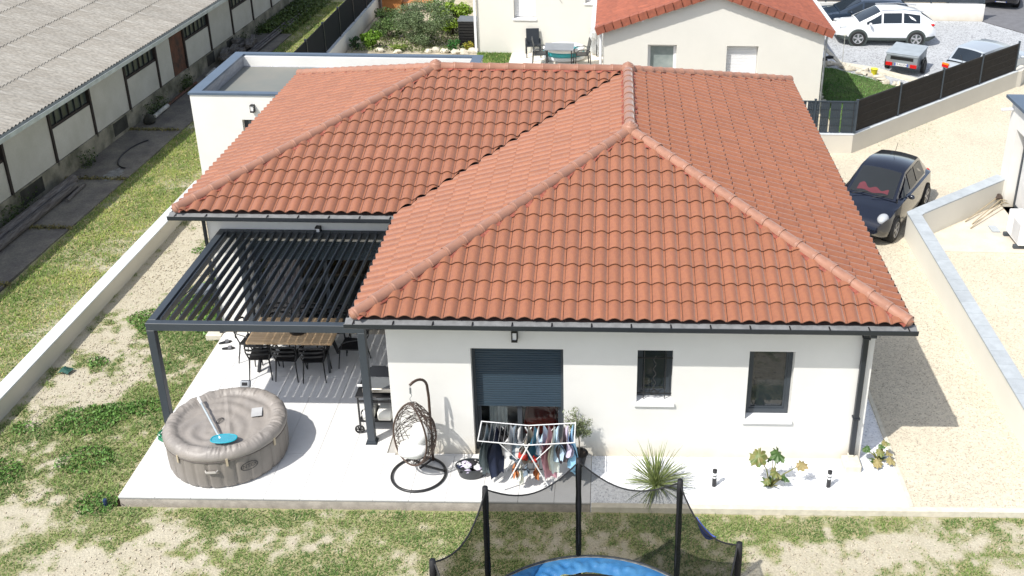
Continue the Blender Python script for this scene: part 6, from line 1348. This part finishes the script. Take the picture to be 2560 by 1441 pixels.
        b = MB(); xm = st[n-2][0]+.42*(st[n-1][0]-st[n-2][0])+.12; b.blob((xm, s*(hw+.09), interp(belt, xm)+.07), .085, 10, 7, 0, .75, .7, 1.1); b.bar((xm, s*(hw-.06), interp(belt, xm)+.02), (xm, s*(hw+.05), interp(belt, xm)+.05), .05, .03); b.build('mirror', paint if clad is None else white_p, t, smooth='all')
        for xh in (-.15, -.95): b = MB(); b.box(xh-.08, xh+.08, s*(hw-.015)-.014, s*(hw-.015)+.03*s if s > 0 else s*(hw-.015)+.014, .80, .825); 
        for wx in (-wb/2-.0, wb/2):
            yw = s*(hw-.10); 
            b = MB(); y1 = s*(hwid(wx)+.012); b.tube([(wx, s*(hw-.25), wr+.01), (wx, y1, wr+.01)], wr+(.075 if clad else .045), 28); b.build('wheel_arch', clad or M('wheel_well_shade', (.008, .008, .008), .9), t)  # without cladding, a near-black disc paints the shade of an uncut wheel well
            pr = [(wr*.66, -.10), (wr*.90, -.105), (wr, -.07), (wr, .07), (wr*.90, .105), (wr*.66, .095)]
            b = MB(); vs = []; nn = 28
            for k in range(nn): an = 2*math.pi*k/nn; vs += [(wx+r*math.cos(an), yw+s*yy_+s*.02, wr+r*math.sin(an)) for r, yy_ in pr]
            b.add(vs, [(k*6+i, k*6+i+1, ((k+1) % nn)*6+i+1, ((k+1) % nn)*6+i) for k in range(nn) for i in range(5)]); wo = b.build('wheel', tyre_m, t, smooth=50)
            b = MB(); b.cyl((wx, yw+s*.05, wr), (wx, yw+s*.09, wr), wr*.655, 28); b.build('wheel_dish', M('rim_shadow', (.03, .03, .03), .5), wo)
            b = MB(); b.tube([(wx+wr*.64*math.cos(2*math.pi*k/28), yw+s*.105, wr+wr*.64*math.sin(2*math.pi*k/28)) for k in range(28)], .014, 6, closed=True)
            for k in range(spokes):
                an = 2*math.pi*k/spokes+.3; dv = Vector((math.cos(an), 0, math.sin(an))); sd = Vector((-dv.z, 0, dv.x)); c0 = Vector((wx, yw+s*.108, wr)); w0, w1 = .022, .045
                b.add([c0+sd*w0, c0+dv*wr*.64+sd*w1, c0+dv*wr*.64-sd*w1, c0-sd*w0], [(0, 1, 2, 3)])
            b.cyl((wx, yw+s*.10, wr), (wx, yw+s*.115, wr), .035, 10); b.build('rim', rim_m, wo)
    return t, hwid
def lamp(t, p, r, m, nm, sx=1, sy=1, sz=1): b = MB(); b.blob(p, r, 14, 10, 0, sz, sx, sy); return b.build(nm, m, t, smooth='all')
def plate(t, p, n, txt, w=.50, mat=None):
    n = Vector(n).normalized(); x = Vector((0, 0, 1)).cross(n).normalized(); y = n.cross(x); p = Vector(p); b = MB(); b.obox(p, x, y, n, w/2, .055, .006); o = b.build('number_plate', plate_m, t)
    b = MB(); b.obox(p+x*(w/2-.022)+n*.007, x, y, n, .02, .053, .001); b.obox(p-x*(w/2-.022)+n*.007, x, y, n, .02, .053, .001); b.build('plate_band', M('plate_blue', (.02, .08, .45), .4), o)
    me = text_mesh(txt, .088, black_p, .001); place('plate_lettering', me, o, mat=frame(p+n*.0085, x, y, n)); return o
GZ = -.03
dkblue = M('black_blue_paint', (.003, .005, .014), .22, 0, var=0, spec=.6, coat=1)
t, hwf = car('small glossy black-blue hatchback parked on the beige gravel beside the tiled roof', (11.23, 10.78, GZ), R(-121.7), 4.06, 1.72, 2.55, None,
    [(-2.03, .78), (-1.6, .93), (-.8, .94), (.3, .91), (.85, .89), (1.3, .80), (1.75, .66), (2.03, .50)],
    [(-1.86, .97, .50), (-1.25, 1.36, .50), (-.45, 1.43, .56), (.1, 1.40, .57), (.95, .90, .66)], dkblue, wr=.31, spokes=5, cloth_=M('pink_red_cloth', (.20, .035, .05), .8))
for s in (-1, 1): lamp(t, (1.62, s*.60, .66), .20, headl, 'headlight', 1.1, .72, .70); lamp(t, (-1.92, s*.62, .75), .09, redl, 'tail_light')
plate(t, (2.055, .0, .44), (1, 0, .12), 'AA-541-PQ')
b = MB(); b.tube([(-.75, .0, 1.46), (-.95, .0, 1.75)], .006, 5); b.build('aerial', black_p, t)
for s in (-.25, .28): b = MB(); b.tube([(1.05, s-.2, .93), (.86, s+.15, 1.0)], .008, 5); b.build('wiper', black_p, t)
b = MB(); b.box(.35, 1.96, -.30, .30, .20, .29); b.build('grille_void', black_p, t)
wpaint = M('white_car_paint', (.80, .81, .82), .25, var=0, coat=.6)
t, hwf = car('white crossover car with grey cladding parked sideways on the grey gravel', (15.28, 28.22, GZ), R(180), 4.30, 1.80, 2.50, None,
    [(-2.15, .90), (-1.8, 1.0), (-.9, 1.01), (.5, .98), (1.0, .96), (1.5, .89), (1.95, .74), (2.15, .62)],
    [(-2.05, 1.05, .60), (-1.42, 1.43, .56), (-.62, 1.55, .61), (.25, 1.53, .61), (1.25, .99, .72)], wpaint, clad=cladm, wr=.345, bump_z=.24)
for s in (-1, 1):
    lamp(t, (1.86, s*.66, .80), .17, headl, 'headlight', 1.15, .6, .42); lamp(t, (-1.94, s*.68, .95), .13, redl, 'tail_light', .8, .6, .5)
    b = MB(); b.tube([(-1.5, s*.58, 1.54), (-.7, s*.62, 1.62), (.3, s*.62, 1.58)], .018, 6); b.build('roof_rail', chrome, t)
b = MB(); b.box(1.9, 2.14, -.4, .4, .52, .64, bev=.02); b.build('grille', black_p, t); t.scale = (.945, .96, .90)
dkb2 = M('dark_blue_paint', (.02, .035, .06), .2, coat=1, var=0)
t, hwf = car('dark blue hatchback parked behind the white crossover', (14.95, 30.45, GZ), R(180), 4.1, 1.74, 2.5, None, [(-2.05, .85), (-1.7, .95), (-.8, .96), (.4, .93), (1.0, .9), (1.6, .8), (2.05, .6)], [(-1.95, 1.0, .60), (-1.45, 1.42, .58), (-.6, 1.49, .62), (.2, 1.45, .62), (1.2, .92, .72)], dkb2, wr=.31); t.scale = (1, 1, .88)
for s in (-1, 1): lamp(t, (1.8, s*.62, .72), .13, headl, 'headlight', 1.1, .7, .6)
silver = M('silver_blue_paint', (.42, .46, .50), .3, .3, coat=.6, var=0)
t, hwf = car('old boxy silver hatchback seen from behind above the mesh fence', (18.05, 23.10, GZ), R(40), 3.95, 1.66, 2.45, None, [(-1.97, .82), (-1.8, .88), (-.8, .89), (.6, .88), (1.1, .86), (1.7, .8), (1.97, .68)], [(-1.84, .93, .60), (-1.42, 1.36, .56), (-.5, 1.41, .58), (.15, 1.38, .58), (.85, .92, .66)], silver, wr=.29, rnd=.12)
for s in (-1, 1):
    b = MB(); b.box(-1.985, -1.93, s*.60-.13, s*.60+.13, .66, .76); b.build('tail_light', redl, t)
    b = MB(); b.box(-1.98, -1.93, s*.60-.13, s*.60+.13, .762, .82); b.build('indicator', orl, t)
plate(t, (-1.97, 0, .62), (-1, 0, .0), 'GV 184 CD'); b = MB(); b.tube([(-1.86, .0, .98), (-1.72, .2, 1.16)], .008, 5); b.build('rear_wiper', black_p, t)
t, hwf = car('black car mostly out of frame on the asphalt road', (22.6, 35.9, -.01), R(-105), 4.2, 1.75, 2.5, None, [(-2.1, .85), (-1.7, .95), (.4, .93), (1.0, .9), (1.6, .8), (2.1, .6)], [(-1.95, 1.0, .60), (-1.45, 1.42, .58), (-.6, 1.49, .62), (.2, 1.45, .62), (1.2, .92, .72)], M('black_paint', (.006, .006, .008), .2, coat=1, var=0), wr=.31)
for s in (-1, 1): lamp(t, (1.85, s*.62, .70), .13, headl, 'headlight', 1.1, .7, .6)
plate(t, (2.08, 0, .40), (1, 0, 0), 'BN-208-KV')
# trailer
t = thing('trailer', 'small grey box trailer with red rear lights on the grey gravel', 'trailer', (15.22, 24.05, GZ), R(63)); galv = M('grey_trailer', (.28, .31, .33), .45, .3, var=.04)
b = MB(); b.box(-.80, .80, -.58, .58, .34, .80, bev=.01); b.build('tub', galv, t)
b = MB(); b.grid(10, 8, lambda u, v: (-.83+u*1.66, -.61+v*1.22, .83+.03*math.sin(u*math.pi)*math.sin(v*math.pi)+.01*math.sin(u*9)*math.sin(v*7))); b.box(-.82, .82, -.6, .6, .76, .815); b.build('cover', M('grey_tarp', (.36, .40, .43), .5), t, smooth=40, fix=False)
b = MB(); b.box(-.812, -.801, -.42, .42, .60, .72); b.build('decal', black_p, t)
for s in (-1, 1):
    b = MB(); b.box(-.85, -.80, s*.45-.12, s*.45+.12, .36, .48); b.build('tail_light', redl, t)
    b = MB(); b.cyl((0, s*.60, .26), (0, s*.74, .26), .25, 20); b.build('wheel', tyre_m, t)
    b = MB(); b.tube([(.32*math.cos(R(10+16*k)), s*.68, .27+.32*math.sin(R(10+16*k))) for k in range(11)], .03, 6); b.build('mudguard', black_p, t)
plate(t, (-.815, 0, .43), (-1, 0, 0), 'CR-822-PW'); b = MB(); b.tube([(.8, 0, .36), (1.6, 0, .38)], .03, 7); b.tube([(1.5, 0, .38), (1.5, 0, .0)], .02, 6); b.build('drawbar', galv, t)
b = MB(); b.lathe([(0, .0), (.14, 0), (.18, .05), (.17, .055), (.13, .012), (0, .012)], 18); o = b.build('white_bowl', white_p, smooth=40); o.location = (15.9, 23.2, -.03); tag(o, 'white bowl on the ground under the trailer near the mesh fence', 'bowl')
